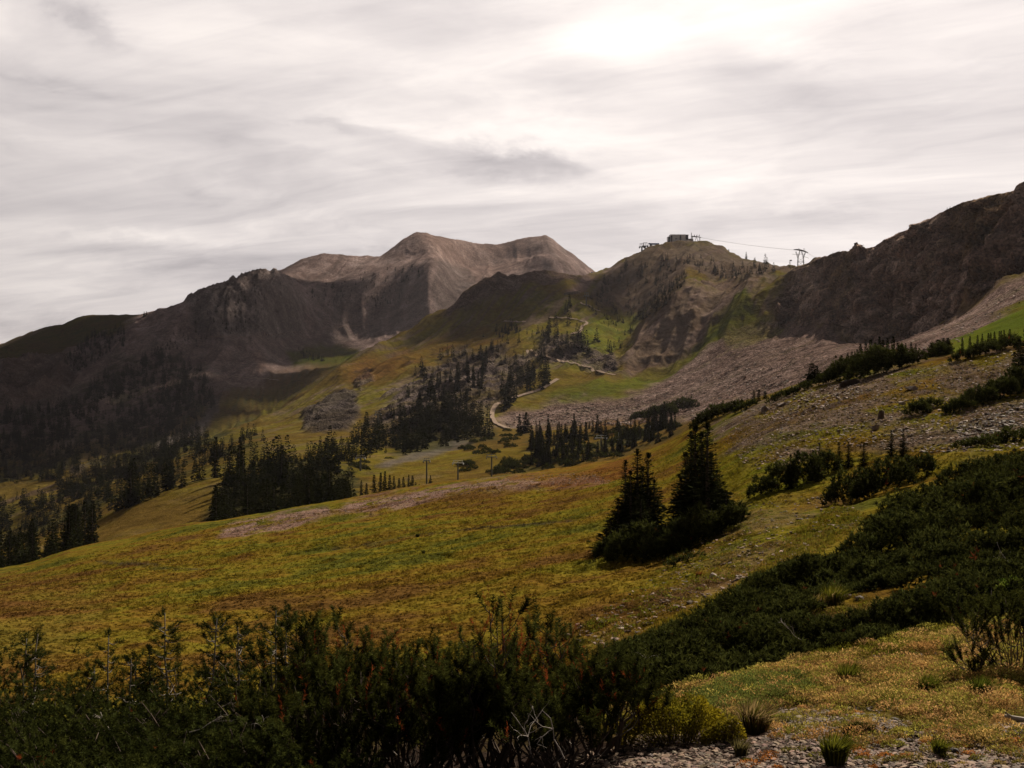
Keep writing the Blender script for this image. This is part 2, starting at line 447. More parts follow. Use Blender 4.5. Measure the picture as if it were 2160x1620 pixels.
# ---- relief
DZ = np.zeros((NR, NC))
near = 1 - sstep(120, 260, YY)
DZ += near * (0.16 * fbm(XX / 3.1, YY / 3.1, 3, 1) * sstep(4, 14, YY) + 0.035 * fbm(XX / 0.55, YY / 0.55, 3, 2) * (1 - sstep(20, 60, YY))
              + 0.11 * (ridged(XX / 1.3, YY / 1.5, 3, 5) - 0.5) * sstep(12, 30, YY) + 0.05 * fbm(XX / 0.5, YY / 0.6, 2, 6) * sstep(12, 25, YY) * (1 - sstep(50, 90, YY)))
DZ += near * 0.5 * fbm(XX / 14, YY / 14, 3, 3) * sstep(25, 60, YY) * (1 - 0.7 * sstep(1400, 1700, PX))
mid = sstep(170, 300, YY) * (1 - MOUNT)
DZ += mid * (2.6 * fbm(XX / 45, YY / 60, 4, 7) + 0.35 * fbm(XX / 5, YY / 5, 3, 8))
hill = sstep(S_L10 - 0.5, S_L10 + 0.3, SEG) * (1 - MOUNT)
# gullies that run down the slope, skewed towards the left valley
sk = XX - 0.35 * YY
DZ += hill * (1 - CLIFF) * (19.0 * (ridged(sk / 95, YY / 330, 4, 12) - 0.5) + 5.5 * (ridged(sk / 24, YY / 110, 3, 15) - 0.5))
DZ += RIB * (14.0 * (ridged((XX - 0.9 * YY) / 34, (YY + 0.4 * XX) / 120, 4, 21, 0.55) - 0.45) + 4.0 * (ridged(XX / 13, YY / 16, 3, 22) - 0.5))
EH = R_E = region([(1230, 700), (1215, 640), (1270, 590), (1330, 560), (1400, 535), (1480, 535), (1560, 560), (1640, 575), (1560, 660), (1480, 720), (1380, 770), (1300, 780), (1240, 740)], 20, 25, 700, 1540)
DZ += EH * (8.0 * (ridged((XX - 0.55 * YY) / 62, YY / 210, 4, 27, 0.55) - 0.5) + 5.0 * (ridged((XX - 0.4 * YY) / 18, YY / 50, 3, 28) - 0.5))
DZ += CIRQ * 4 * (ridged(XX / 40, YY / 40, 4, 25) - 0.4)
talus_pre = region([(1060, 872), (1180, 842), (1300, 848), (1480, 770), (1560, 720), (1650, 715), (1750, 740), (1720, 815), (1560, 850), (1480, 885), (1300, 898), (1150, 900), (1080, 893)], 12, 14, 395, 1000)
DZ += talus_pre * (2.2 * (ridged(XX / 24, YY / 24, 4, 31) - 0.5) + 0.8 * fbm(XX / 4, YY / 4, 3, 32))
wx = XX + 60 * fbm(XX / 260, YY / 260, 3, 61)
DZ += MOUNT * ((13 + 16 * (1 - sstep(450, 700, PX))) * (ridged(wx / 190, YY / 620, 5, 63, 0.55) - 0.5) + 8 * (ridged(wx / 36, YY / 170, 3, 66) - 0.5)) * (1 - 0.85 * sstep(S_SKY - 1.2, S_SKY, SEG))
DZ += MCRAG * (30 * (ridged(wx / 60, YY / 150, 5, 71, 0.6) - 0.5) + 9 * (ridged(XX / 20, YY / 24, 3, 72) - 0.5))
DZ += sstep(S_SKY - 0.5, S_SKY, SEG) * (YY < 3300) * 2.2 * fbm(XX / 14, YY / 60, 4, 75, 0.6)
DZ += CLIFF * (40 * (ridged((XX + 0.35 * YY) / 105, (YY - 0.35 * XX) / 95, 5, 81, 0.55) - 0.5) + 5.0 * (ridged(XX / 16, YY / 13, 4, 84, 0.6) - 0.45)) * (1 - 0.93 * sstep(S_G - 0.2, S_G, SEG))
_lam = 19.0
_zz = ZZ + DZ + 0.16 * XX + 5.0 * fbm(XX / 55, YY / 55, 3, 86)
_fr = _zz / _lam - np.floor(_zz / _lam)
DZ += CLIFF * (sstep(0.25, 0.95, _fr) - _fr) * _lam * 0.7 * sstep(-0.3, 0.3, fbm(XX / 40, YY / 40, 3, 87)) * (1 - sstep(S_G - 0.15, S_G, SEG))
gcrest = np.exp(-((SEG - S_G) / 0.03) ** 2) * (PX > 1400)
DZ += gcrest * (1.4 * fbm(XX / 9, YY / 30, 4, 88, 0.65) + 0.8)
ZZ0 = ZZ.copy()
ZZ = ZZ + DZ
# the craggy face looks left: blocks, cracks and ledges step in and out sideways
XD, YD = XX.copy(), YY.copy()
_m = CLIFF > 0.02
_y, _z, _w = YY[_m], ZZ[_m], (CLIFF * (1 - gcrest) * (1 - 0.8 * sstep(S_G - 0.10, S_G, SEG)))[_m]
_yy = _y + 9 * fbm(_y / 30, _z / 30, 3, 191) + 0.35 * _z
_zz = _z + 5 * fbm(_y / 26, _z / 22, 3, 192) - 0.16 * _y
f1, f2, bv = worley(_yy / 26, _zz / 15, 193)
g1, g2, cv = worley(_yy / 8.5, _zz / 6.0, 196)
_in = (bv - 0.5) * 9.0 + (cv - 0.5) * 3.2 - 3.5 * (1 - sstep(0.0, 0.22, f2 - f1)) - 1.3 * (1 - sstep(0.0, 0.2, g2 - g1)) + 4.0 * fbm(_y / 50, _z / 34, 3, 199)
XD[_m] -= _w * _in
YD[_m] += _w * 0.4 * fbm(_y / 9, _z / 9, 2, 198)
CLB = np.zeros((NR, NC))
CLB[_m] = (bv - 0.5) * 0.7 + (cv - 0.5) * 0.6
PYD = CY - FPX * ZZ / YD                               # pixel row after relief


def col_of(px):
    return int(np.clip(np.searchsorted(COLS, px), 1, NC - 2))


def ground(px, dist):
    """height of the land at bearing px and distance dist"""
    f = np.interp(px, COLS, np.arange(NC))
    c = int(min(max(f, 0), NC - 2))
    t = f - c
    a = np.interp(dist, YY[:, c], ZZ[:, c])
    b = np.interp(dist, YY[:, c + 1], ZZ[:, c + 1])
    return a + (b - a) * t


def gxy(x, y):
    return ground(CX + FPX * x / max(y, 0.3), y)


def hit(px, py, y0=0.0, y1=1e9):
    """first visible point of the land seen at pixel (px, py), nothing nearer than y0: returns x, y, z or None"""
    c = col_of(px)
    Y, R = YY[:, c], PYD[:, c]
    i0, i1 = np.searchsorted(Y, y0), np.searchsorted(Y, y1)
    idx = np.nonzero(R[i0:i1] <= py)[0]
    if len(idx) == 0:
        return None
    i = i0 + idx[0]
    if i > i0:
        r0, r1 = R[i - 1], R[i]
        t = (r0 - py) / (r0 - r1 + 1e-9)
        d = Y[i - 1] + t * (Y[i] - Y[i - 1])
    else:
        d = Y[i]
    return ((px - CX) / FPX * d, d, ground(px, d))


# ---- colour of the ground (albedo), by what grows or lies there
def ramp(t, stops):
    pos = np.array([s[0] for s in stops])
    out = np.empty(t.shape + (3,))
    for c in range(3):
        out[..., c] = np.interp(t, pos, [s[1][c] for s in stops])
    return out


def lay(base, w, colour):
    w = np.clip(w, 0, 1)[..., None]
    base += w * (colour - base)


def patchn(s, seed, st=1.0, octv=5):
    return fbm(XX / s, YY / s / st, octv, seed, 0.58)


n_a = np.where(YY < 200, patchn(9, 101), patchn(60, 102))
n_b = np.where(YY < 200, patchn(2.2, 103), patchn(16, 104))
n_c = np.where(YY < 200, patchn(26, 105, 1.6), patchn(150, 106, 2.0))
grass_t = np.clip(0.46 + 0.95 * n_a + 0.6 * n_b + 0.65 * n_c, 0, 1)
ALB = ramp(grass_t, [(0, (0.120, 0.064, 0.018)), (0.3, (0.152, 0.092, 0.014)), (0.5, (0.165, 0.116, 0.016)), (0.72, (0.148, 0.122, 0.014)), (1, (0.085, 0.084, 0.014))])
STONE = np.zeros((NR, NC))                                # how stony
scree_t = np.clip(0.5 + 0.6 * n_b + 0.5 * n_a, 0, 1)
SCREE = ramp(scree_t, [(0, (0.125, 0.082, 0.070)), (0.5, (0.205, 0.140, 0.120)), (1, (0.300, 0.218, 0.192))])
GREY = ramp(scree_t, [(0, (0.060, 0.050, 0.046)), (0.5, (0.110, 0.090, 0.082)), (1, (0.185, 0.155, 0.143))])
BROWN = ramp(scree_t, [(0, (0.075, 0.048, 0.038)), (0.5, (0.120, 0.080, 0.063)), (1, (0.175, 0.124, 0.102))])
DARKVEG = ramp(scree_t, [(0, (0.018, 0.020, 0.010)), (1, (0.040, 0.042, 0.018))])
GREEN = ramp(grass_t, [(0, (0.110, 0.095, 0.018)), (0.5, (0.105, 0.112, 0.014)), (1, (0.075, 0.098, 0.012))])
DRY = ramp(grass_t, [(0, (0.170, 0.090, 0.032)), (0.5, (0.190, 0.120, 0.035)), (1, (0.170, 0.130, 0.030))])
GRAVEL = ramp(scree_t, [(0, (0.085, 0.060, 0.050)), (0.5, (0.135, 0.098, 0.082)), (1, (0.210, 0.160, 0.140))])
CLIFFC = ramp(np.clip(0.5 + CLB + 0.6 * fbm(YY / 12, ZZ / 12, 4, 111), 0, 1), [(0, (0.130, 0.078, 0.060)), (0.5, (0.270, 0.176, 0.138)), (1, (0.440, 0.320, 0.265))])
streak = fbm((XX - 0.55 * YY) / 7, (YY + 0.4 * XX) / 90, 4, 121, 0.6)      # debris lines down the slope
streak2 = fbm((0.55 * XX - 0.83 * YY) / 6.5, (0.83 * XX + 0.55 * YY) / 120, 4, 122, 0.6)
streakm = fbm(wx / 16, YY / 210, 4, 123, 0.6)

# hills: grass with stony bands
hl = sstep(480, 640, YY) * (1 - MOUNT)
lay(ALB, sstep(190, 240, YY) * (1 - MOUNT) * 0.6, GREEN * np.array([1.15, 0.92, 1.1]))
lay(ALB, sstep(190, 240, YY) * (1 - MOUNT) * 0.6 * sstep(0.0, 0.5, n_b + 0.5 * n_a), BROWN * np.array([1.15, 1.05, 0.7]))
lay(ALB, hl * 0.4, GREEN * np.array([1.1, 0.95, 1.0]))
lay(ALB, hl * sstep(0.05, 0.5, streak + 0.5 * n_a) * 0.75, BROWN)
# far mountain
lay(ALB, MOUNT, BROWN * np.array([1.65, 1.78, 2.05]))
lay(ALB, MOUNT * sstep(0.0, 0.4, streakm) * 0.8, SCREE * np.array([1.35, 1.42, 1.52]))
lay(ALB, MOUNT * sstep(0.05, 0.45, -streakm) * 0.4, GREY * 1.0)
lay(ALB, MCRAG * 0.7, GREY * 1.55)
R = region
lay(ALB, R([(-700, 860), (0, 725), (100, 683), (170, 660), (300, 655), (250, 700), (130, 745), (0, 757), (-700, 900)], 8, 10, 1500, 3000), GREEN * np.array([0.62, 0.50, 0.9]))
lay(ALB, (0.15 + 0.65 * sstep(-0.15, 0.3, n_b + 0.5 * n_a)) * R([(-700, 900), (0, 830), (120, 840), (250, 760), (340, 735), (440, 770), (460, 850), (420, 915), (330, 965), (200, 1015), (0, 1045), (-700, 1100)], 22, 40, 600, 1800), DARKVEG * 0.9)
lay(ALB, R([(600, 735), (680, 727), (760, 738), (740, 765), (690, 772), (620, 768)], 8, 10, 1150, 2000), GREEN * 0.72)
lay(ALB, 0.8 * R([(450, 860), (560, 810), (700, 770), (640, 815), (533, 897), (400, 950), (300, 985), (330, 960)], 14, 20, 600, 1800), GREEN * np.array([0.85, 0.62, 1.0]))
lay(ALB, 0.6 * sstep(-0.1, 0.4, n_b + streakm) * R([(450, 860), (560, 810), (700, 770), (640, 815), (533, 897), (400, 950), (300, 985), (330, 960)], 14, 20, 600, 1800), DARKVEG * 1.6)
lay(ALB, 0.8 * R([(0, 760), (150, 745), (170, 800), (120, 850), (0, 870)], 12, 20, 900, 1900), BROWN * 1.15)
lay(ALB, R([(530, 740), (548, 740), (562, 780), (545, 800), (540, 770)], 5, 6, 1200, 1900), SCREE * 1.15)
lay(ALB, 0.9 * R([(455, 848), (468, 848), (462, 880), (430, 910), (330, 965), (150, 1010), (130, 1000), (300, 955), (420, 890)], 5, 9, 600, 1500), GREY * 0.9)
# scree bowl of the twin peak, its sunlit rims painted paler
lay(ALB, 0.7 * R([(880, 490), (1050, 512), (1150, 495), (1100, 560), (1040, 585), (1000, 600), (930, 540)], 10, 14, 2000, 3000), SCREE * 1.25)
lay(ALB, 0.6 * R([(925, 545), (985, 560), (1010, 590), (965, 640), (925, 665), (905, 620)], 7, 8, 1800, 2500), GREY * 0.55)  # shadowed wall beside the bowl, its shade painted as darker grey
# cirque and hills in the middle
lay(ALB, CIRQ, BROWN * 1.1)
lay(ALB, R([(1190, 625), (1230, 583), (1262, 582), (1225, 618)], 6, 6, 1000, 1600), SCREE * 0.9)
lay(ALB, 0.8 * R([(1255, 590), (1330, 540), (1400, 512), (1480, 512), (1700, 560), (1600, 590), (1450, 575), (1390, 615), (1330, 650), (1240, 640)], 10, 18, 900, 1700), SCREE * np.array([0.62, 0.64, 0.64]))
lay(ALB, 0.75 * R([(1330, 690), (1400, 610), (1450, 580), (1600, 590), (1560, 640), (1480, 700), (1380, 760), (1320, 780)], 14, 20, 840, 1200), SCREE * 0.9)
lay(ALB, 0.9 * R([(1330, 780), (1430, 740), (1520, 650), (1570, 610), (1600, 660), (1680, 680), (1600, 715), (1500, 760), (1420, 815), (1300, 842), (1150, 848), (1190, 815), (1290, 800)], 12, 18, 600, 1150), GREEN * 0.95)
lay(ALB, 0.8 * R([(1200, 770), (1215, 700), (1280, 655), (1360, 640), (1330, 700), (1260, 760)], 12, 14, 800, 1300), GREEN * 1.25)
RIBC = np.clip(RIB * (0.9 + 0.7 * streak), 0, 1)
lay(ALB, RIBC, GREY * np.array([1.05, 0.98, 0.98]))
lay(ALB, 0.7 * R([(640, 860), (690, 825), (725, 808), (748, 815), (755, 880), (735, 912), (690, 918), (640, 905)], 8, 12, 560, 1000), GREY * 0.55)
lay(ALB, 0.6 * R([(720, 790), (760, 765), (860, 725), (960, 690), (1080, 690), (1000, 715), (900, 745), (800, 790)], 12, 18, 700, 1300), DRY * np.array([0.75, 0.62, 0.5]))
lay(ALB, CLIFF * 0.95, CLIFFC)
lay(ALB, CLIFF * 0.6 * sstep(0.1, 0.5, fbm((XX - 0.3 * YY) / 26, YY / 60, 4, 131)), DRY * 0.75)
talus = np.maximum.reduce([talus_pre,
    R([(1400, 805), (1500, 730), (1580, 690), (1650, 655), (1700, 680), (1780, 708), (1900, 706), (1880, 770), (1790, 800), (1690, 835), (1560, 850)], 10, 14, 380, 900),
    R([(1880, 725), (2000, 668), (2160, 600), (2900, 380), (2900, 470), (2160, 632), (2060, 690), (1950, 760), (1880, 770)], 8, 12, 180, 700)])
lay(ALB, talus, SCREE)
lay(ALB, talus * sstep(0.0, 0.5, streak2) * 0.6, BROWN * 0.7)
lay(ALB, talus * sstep(0.15, 0.6, -streak2) * 0.35, GREEN * 0.7)
lay(ALB, R([(1960, 765), (2060, 694), (2160, 640), (2900, 480), (2900, 640), (2160, 730), (2000, 760)], 8, 10, 120, 420), GREEN * 1.2)
lay(ALB, 0.6 * R([(1480, 712), (1560, 690), (1660, 672), (1640, 700), (1540, 735)], 8, 12, 600, 1000), GREEN * 1.2)
# valley
lay(ALB, 0.85 * R([(790, 985), (860, 962), (960, 925), (1000, 935), (900, 965), (820, 990)], 7, 8, 300, 620), GREY * 1.1)
lay(ALB, 0.8 * R([(1040, 880), (1110, 860), (1180, 880), (1140, 905), (1060, 900)], 7, 8, 500, 800), SCREE)
lay(ALB, 0.7 * R([(1200, 900), (1330, 885), (1430, 900), (1330, 912), (1220, 915)], 7, 8, 350, 720), DRY)
lay(ALB, 0.75 * sstep(-0.3, 0.4, n_a + 0.5 * n_b) * R([(-700, 1250), (-700, 1000), (0, 1040), (200, 1000), (430, 930), (540, 920), (560, 985), (480, 985), (380, 1018), (300, 1056), (190, 1104), (100, 1130), (0, 1200)], 14, 20, 340, 900), DARKVEG * 1.3)
lay(ALB, 0.85 * R([(440, 1100), (470, 1000), (600, 960), (760, 985), (750, 1050), (640, 1070)], 16, 26, 180, 420), DARKVEG * 1.2)
lay(ALB, 0.8 * sstep(-0.25, 0.3, n_b) * R([(1100, 990), (1110, 920), (1300, 900), (1440, 890), (1440, 912), (1300, 968)], 14, 20, 320, 720), DARKVEG * 1.5)
lay(ALB, 0.7 * R([(825, 965), (850, 895), (1040, 900), (1050, 930), (960, 940), (880, 965)], 12, 16, 380, 760), DARKVEG * 1.4)
# the meadow
crestgrav = np.maximum(R([(455, 1138), (480, 1105), (560, 1088), (690, 1068), (705, 1085), (610, 1112), (520, 1130)], 6, 9, 60, 190),
                       R([(700, 1082), (760, 1050), (900, 1030), (1100, 1003), (1250, 998), (1290, 1015), (1100, 1032), (960, 1045), (850, 1068), (740, 1085)], 7, 10, 60, 190))
cg = crestgrav * sstep(-0.35, 0.25, fbm(XX / 1.6, YY / 3.5, 3, 141) + 0.15)
lay(ALB, cg * 0.9, SCREE * np.array([1.1, 0.98, 0.95]))
lay(ALB, 0.6 * R([(1080, 1000), (1330, 958), (1330, 1010), (1200, 1022), (1060, 1018)], 9, 12, 60, 190), DRY * np.array([0.95, 0.7, 0.6]))
lay(ALB, 0.5 * R([(-400, 1220), (0, 1198), (250, 1240), (200, 1330), (100, 1420), (-400, 1450)], 30, 40, 10, 190), DRY * np.array([0.75, 0.68, 0.6]))
stony = np.maximum.reduce([
    0.95 * R([(1480, 895), (1540, 860), (1700, 808), (1900, 762), (2160, 728), (2900, 620), (2900, 940), (2160, 960), (1950, 960), (1760, 950), (1600, 1010), (1530, 980)], 16, 22, 30, 140),
    0.42 * R([(1560, 1060), (1760, 1040), (1830, 1090), (1560, 1230), (1280, 1390), (1180, 1350), (1380, 1230)], 20, 26, 14, 60)])
st = stony * sstep(-0.25, 0.35, fbm(XX / 2.2, YY / 4.0, 4, 151) + 0.1)
lay(ALB, st, GRAVEL * np.array([1.0, 0.95, 0.85]))
lay(ALB, 0.7 * R([(2000, 890), (2100, 860), (2160, 845), (2900, 720), (2900, 780), (2160, 905), (2060, 925)], 8, 12, 30, 90), GRAVEL)
lay(ALB, 0.85 * R([(1500, 1040), (1520, 960), (1620, 950), (1640, 1010), (1740, 1045), (1600, 1060)], 16, 16, 30, 90), GREEN * np.array([1.5, 1.25, 1.0]))
fore = R([(1180, 1560), (1400, 1535), (1560, 1520), (1640, 1505), (1800, 1500), (1950, 1540), (2160, 1520), (2900, 1480), (2900, 1800), (2160, 5000), (0, 6000), (-700, 6000), (-700, 1550), (300, 1600), (900, 1580)], 20, 30, 0, 16)
lay(ALB, fore, GRAVEL * 0.5)
cush = R([(1280, 1500), (1480, 1440), (1700, 1390), (1900, 1335), (2160, 1300), (2900, 1220), (2900, 1500), (2160, 1540), (1950, 1520), (1800, 1495), (1600, 1510), (1420, 1530)], 16, 20, 5, 16)
lay(ALB, cush * 0.6, DRY * np.array([0.6, 0.55, 0.6]))
for tr in ([(985, 1112), (1100, 1102), (1200, 1092), (1292, 1084), (1292, 1088), (1200, 1096), (1100, 1106), (985, 1116)], [(700, 1150), (800, 1136), (880, 1122), (985, 1112), (985, 1115), (880, 1125), (800, 1139), (700, 1153)],
           [(205, 1186), (250, 1190), (290, 1187), (335, 1192), (335, 1195), (250, 1194), (205, 1189)], [(320, 1198), (430, 1196), (430, 1199), (320, 1201)]):
    lay(ALB, 0.75 * R(tr, 2.5, 4, 20, 160, 12), GRAVEL * 0.3)
STONE = np.clip(st + cg + talus + CLIFF + RIBC + fore + MOUNT * 0.6 + CIRQ, 0, 1)
spot = sstep(0.12, 0.55, fbm(XX / 0.8, YY / 1.2, 4, 171, 0.65)) * (YY < 170)
ALB *= (1 - 0.5 * spot)[..., None]
# ground under the conifers: needle litter, painted near black for the shade there
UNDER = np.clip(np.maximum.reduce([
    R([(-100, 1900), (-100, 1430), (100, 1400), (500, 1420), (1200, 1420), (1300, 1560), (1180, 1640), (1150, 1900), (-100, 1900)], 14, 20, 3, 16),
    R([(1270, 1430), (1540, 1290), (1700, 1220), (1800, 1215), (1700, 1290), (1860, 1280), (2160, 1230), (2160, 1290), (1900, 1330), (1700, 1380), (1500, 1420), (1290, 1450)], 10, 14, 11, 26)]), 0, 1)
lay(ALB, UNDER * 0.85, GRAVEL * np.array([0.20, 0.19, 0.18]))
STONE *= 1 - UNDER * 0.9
PATHM = np.zeros((NR, NC))


# ---- materials
def new_mat(name):
    m = bpy.data.materials.new(name)
    m.use_nodes = True
    return m, NT(m.node_tree)


def mat_land():
    m, k = new_mat('land')
    at = k.n('ShaderNodeAttribute', attribute_name='albedo')
    sa = k.n('ShaderNodeAttribute', attribute_name='stony')
    geo = k.n('ShaderNodeNewGeometry')
    P = geo.outputs['Position']
    cd = k.n('ShaderNodeVectorMath', operation='LENGTH')
    k.l(P, cd.inputs[0])
    far = k.rng(cd.outputs['Value'], 120, 420, 0, 1)
    n1 = k.noise(P, 9.0, 3, 0.6)
    n2 = k.noise(P, 1.7, 4, 0.62)
    n3 = k.noise(P, 0.22, 5, 0.65)
    n4 = k.noise(P, 0.05, 4, 0.6)
    va = k.n('ShaderNodeTexVoronoi')
    k.l(P, va.inputs['Vector'])
    va.inputs['Scale'].default_value = 0.95
    vb = k.n('ShaderNodeTexVoronoi')
    k.l(P, vb.inputs['Vector'])
    vb.inputs['Scale'].default_value = 17.0
    s = sa.outputs['Fac']
    nearv = k.m('ADD', k.m('MULTIPLY', n1, 0.9), k.m('MULTIPLY', n2, 1.1))
    farv = k.m('ADD', k.m('MULTIPLY', n3, 1.3), k.m('MULTIPLY', n4, 0.7))
    mx = k.n('ShaderNodeMix', data_type='FLOAT')
    k.l(far, mx.inputs[0])
    k.l(nearv, mx.inputs[2])
    k.l(farv, mx.inputs[3])
    val = k.m('ADD', k.m('MULTIPLY', k.m('SUBTRACT', mx.outputs[0], 1.0), 1.35), 1.0)
    # stones: each cell its own tone
    sepa = k.n('ShaderNodeSeparateColor')
    k.l(va.outputs['Color'], sepa.inputs[0])
    sepb = k.n('ShaderNodeSeparateColor')
    k.l(vb.outputs['Color'], sepb.inputs[0])
    mc = k.n('ShaderNodeMix', data_type='FLOAT')
    k.l(far, mc.inputs[0])
    k.l(sepb.outputs[0], mc.inputs[2])
    k.l(sepa.outputs[0], mc.inputs[3])
    cell = k.m('ADD', 0.55, k.m('MULTIPLY', k.m('POWER', mc.outputs[0], 1.6), 1.15))
    cellm = k.m('ADD', 1.0, k.m('MULTIPLY', s, k.m('SUBTRACT', cell, 1.0)))
    v2 = k.m('MAXIMUM', k.m('MULTIPLY', val, cellm), 0.15)
    col = k.mixc(1.0, at.outputs['Color'], k.comb(v2, v2, v2), 'MULTIPLY')
    bs = k.n('ShaderNodeBsdfPrincipled')
    k.l(col, bs.inputs['Base Color'])
    k.l(k.rng(s, 0, 1, 0.95, 0.72), bs.inputs['Roughness'])
    bs.inputs['Specular IOR Level'].default_value = 0.0
    # relief too fine for the mesh
    b1 = k.n('ShaderNodeBump')
    b1.inputs['Strength'].default_value = 1.0
    hn = k.m('ADD', k.m('MULTIPLY', n2, 0.22), k.m('MULTIPLY', n1, 0.06))
    hn = k.m('ADD', hn, k.m('MULTIPLY', k.m('MULTIPLY', vb.outputs['Distance'], s), -0.035))
    hf = k.m('ADD', k.m('MULTIPLY', n3, k.m('ADD', 1.3, k.m('MULTIPLY', s, 2.6))), k.m('MULTIPLY', n2, 0.3))
    hf = k.m('ADD', hf, k.m('MULTIPLY', k.m('MULTIPLY', va.outputs['Distance'], s), -1.1))
    hx = k.n('ShaderNodeMix', data_type='FLOAT')
    k.l(far, hx.inputs[0])
    k.l(hn, hx.inputs[2])
    k.l(hf, hx.inputs[3])
    k.l(hx.outputs[0], b1.inputs['Height'])
    b1.inputs['Distance'].default_value = 1.0
    k.l(b1.outputs[0], bs.inputs['Normal'])
    out = k.n('ShaderNodeOutputMaterial')
    k.l(bs.outputs[0], out.inputs[0])
    return m


M_LAND = mat_land()


def mesh_np(name, verts, faces, mat=None, smooth=False, colors=None, extra=None):
    """verts (n,3); faces (m,3) or (m,4)"""
    me = bpy.data.meshes.new(name)
    verts = np.ascontiguousarray(verts, np.float32)
    faces = np.ascontiguousarray(faces, np.int32)
    nf, kk = faces.shape
    me.vertices.add(len(verts))
    me.vertices.foreach_set('co', verts.ravel())
    me.loops.add(nf * kk)
    me.loops.foreach_set('vertex_index', faces.ravel())
    me.polygons.add(nf)
    me.polygons.foreach_set('loop_start', np.arange(nf, dtype=np.int32) * kk)
    try:
        me.polygons.foreach_set('loop_total', np.full(nf, kk, np.int32))
    except Exception:
        pass
    me.polygons.foreach_set('use_smooth', np.full(nf, smooth, bool))
    if colors is not None:
        ca = me.attributes.new('albedo', 'FLOAT_COLOR', 'POINT')
        c4 = np.ones((len(verts), 4), np.float32)
        c4[:, :3] = colors
        ca.data.foreach_set('color', c4.ravel())
    if extra is not None:
        fa = me.attributes.new('stony', 'FLOAT', 'POINT')
        fa.data.foreach_set('value', np.ascontiguousarray(extra, np.float32).ravel())
    me.update(calc_edges=True)
    if mat is not None:
        me.materials.append(mat)
    return me


def link(name, data, parent=None, loc=None, rz=0.0, scale=None):
    o = bpy.data.objects.new(name, data)
    COL.objects.link(o)
    if parent is not None:
        o.parent = parent
    if loc is not None:
        o.location = loc
    if rz:
        o.rotation_euler = (0, 0, rz)
    if scale is not None:
        o.scale = scale if hasattr(scale, '__len__') else (scale,) * 3
    return o


def build_land():
    V = np.stack([XD, YD, ZZ], -1).reshape(-1, 3)
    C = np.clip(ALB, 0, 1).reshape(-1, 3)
    Sx = STONE.reshape(-1)
    idx = np.arange(NR * NC).reshape(NR, NC)
    segrow = np.array(seg)
    cuts = [('meadow', 0, 8), ('valley', 8, 13), ('hills', 13, 17), ('mountain', 17, KN)]
    for name, a, b in cuts:
        r = np.nonzero((segrow >= a) & (segrow <= b))[0]
        r0, r1 = r[0], r[-1]
        q = idx[r0:r1 + 1]
        f = np.stack([q[:-1, :-1], q[:-1, 1:], q[1:, 1:], q[1:, :-1]], -1).reshape(-1, 4)
        base = q[0, 0]
        vs = slice(q[0, 0], q[-1, -1] + 1)
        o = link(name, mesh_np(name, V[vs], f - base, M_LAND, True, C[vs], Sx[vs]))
        o['kind'] = 'structure'
        o['label'] = {'meadow': 'golden green grassy slope nearest the viewer, stony towards its upper right',
                      'valley': 'shallow valley floor of dry grass and boulders below the hills',
                      'hills': 'rounded grassy hills, scree and dark cliff ridge beyond the valley',
                      'mountain': 'distant twin-topped brown mountain with scree gullies'}[name]
        o['category'] = {'meadow': 'meadow', 'valley': 'valley', 'hills': 'hills', 'mountain': 'mountain'}[name]
# ------------------------------------------------------------------ helpers for things
def tag(o, label, cat=None, group=None, kind=None):
    if label:
        o['label'] = label
    if cat:
        o['category'] = cat
    if group:
        o['group'] = group
    if kind:
        o['kind'] = kind
    return o


def thing(name, label, cat, loc=(0, 0, 0), rz=0.0, group=None):
    o = bpy.data.objects.new(name, None)
    COL.objects.link(o)
    o.empty_display_size = 0.3
    o.location = loc
    o.rotation_euler = (0, 0, rz)
    return tag(o, label, cat, group)


def dup(root, loc, rz=0.0, scale=1.0, label=None, group=None):
    r = root.copy()
    COL.objects.link(r)
    r.location = loc
    r.rotation_euler = (0, 0, rz)
    r.scale = (scale,) * 3 if not hasattr(scale, '__len__') else scale
    if label:
        r['label'] = label
    if group:
        r['group'] = group
    for ch in list(root.children):
        c = ch.copy()
        COL.objects.link(c)
        c.parent = r
        for g2 in ch.children:
            d = g2.copy()
            COL.objects.link(d)
            d.parent = c
    return r


def by_columns(x):
    c = np.clip(np.searchsorted(COLS, x), 0, NC - 1)
    order = np.argsort(c, kind='stable')
    cs = c[order]
    cuts = np.nonzero(np.diff(cs))[0] + 1
    return np.split(order, cuts), c


def ground_v(x, y):
    px = CX + FPX * x / np.maximum(y, 0.3)
    out = np.empty(len(x))
    parts, c = by_columns(px)
    for p in parts:
        if len(p):
            cc = c[p[0]]
            out[p] = np.interp(y[p], YY[:, cc], ZZ[:, cc])
    return out


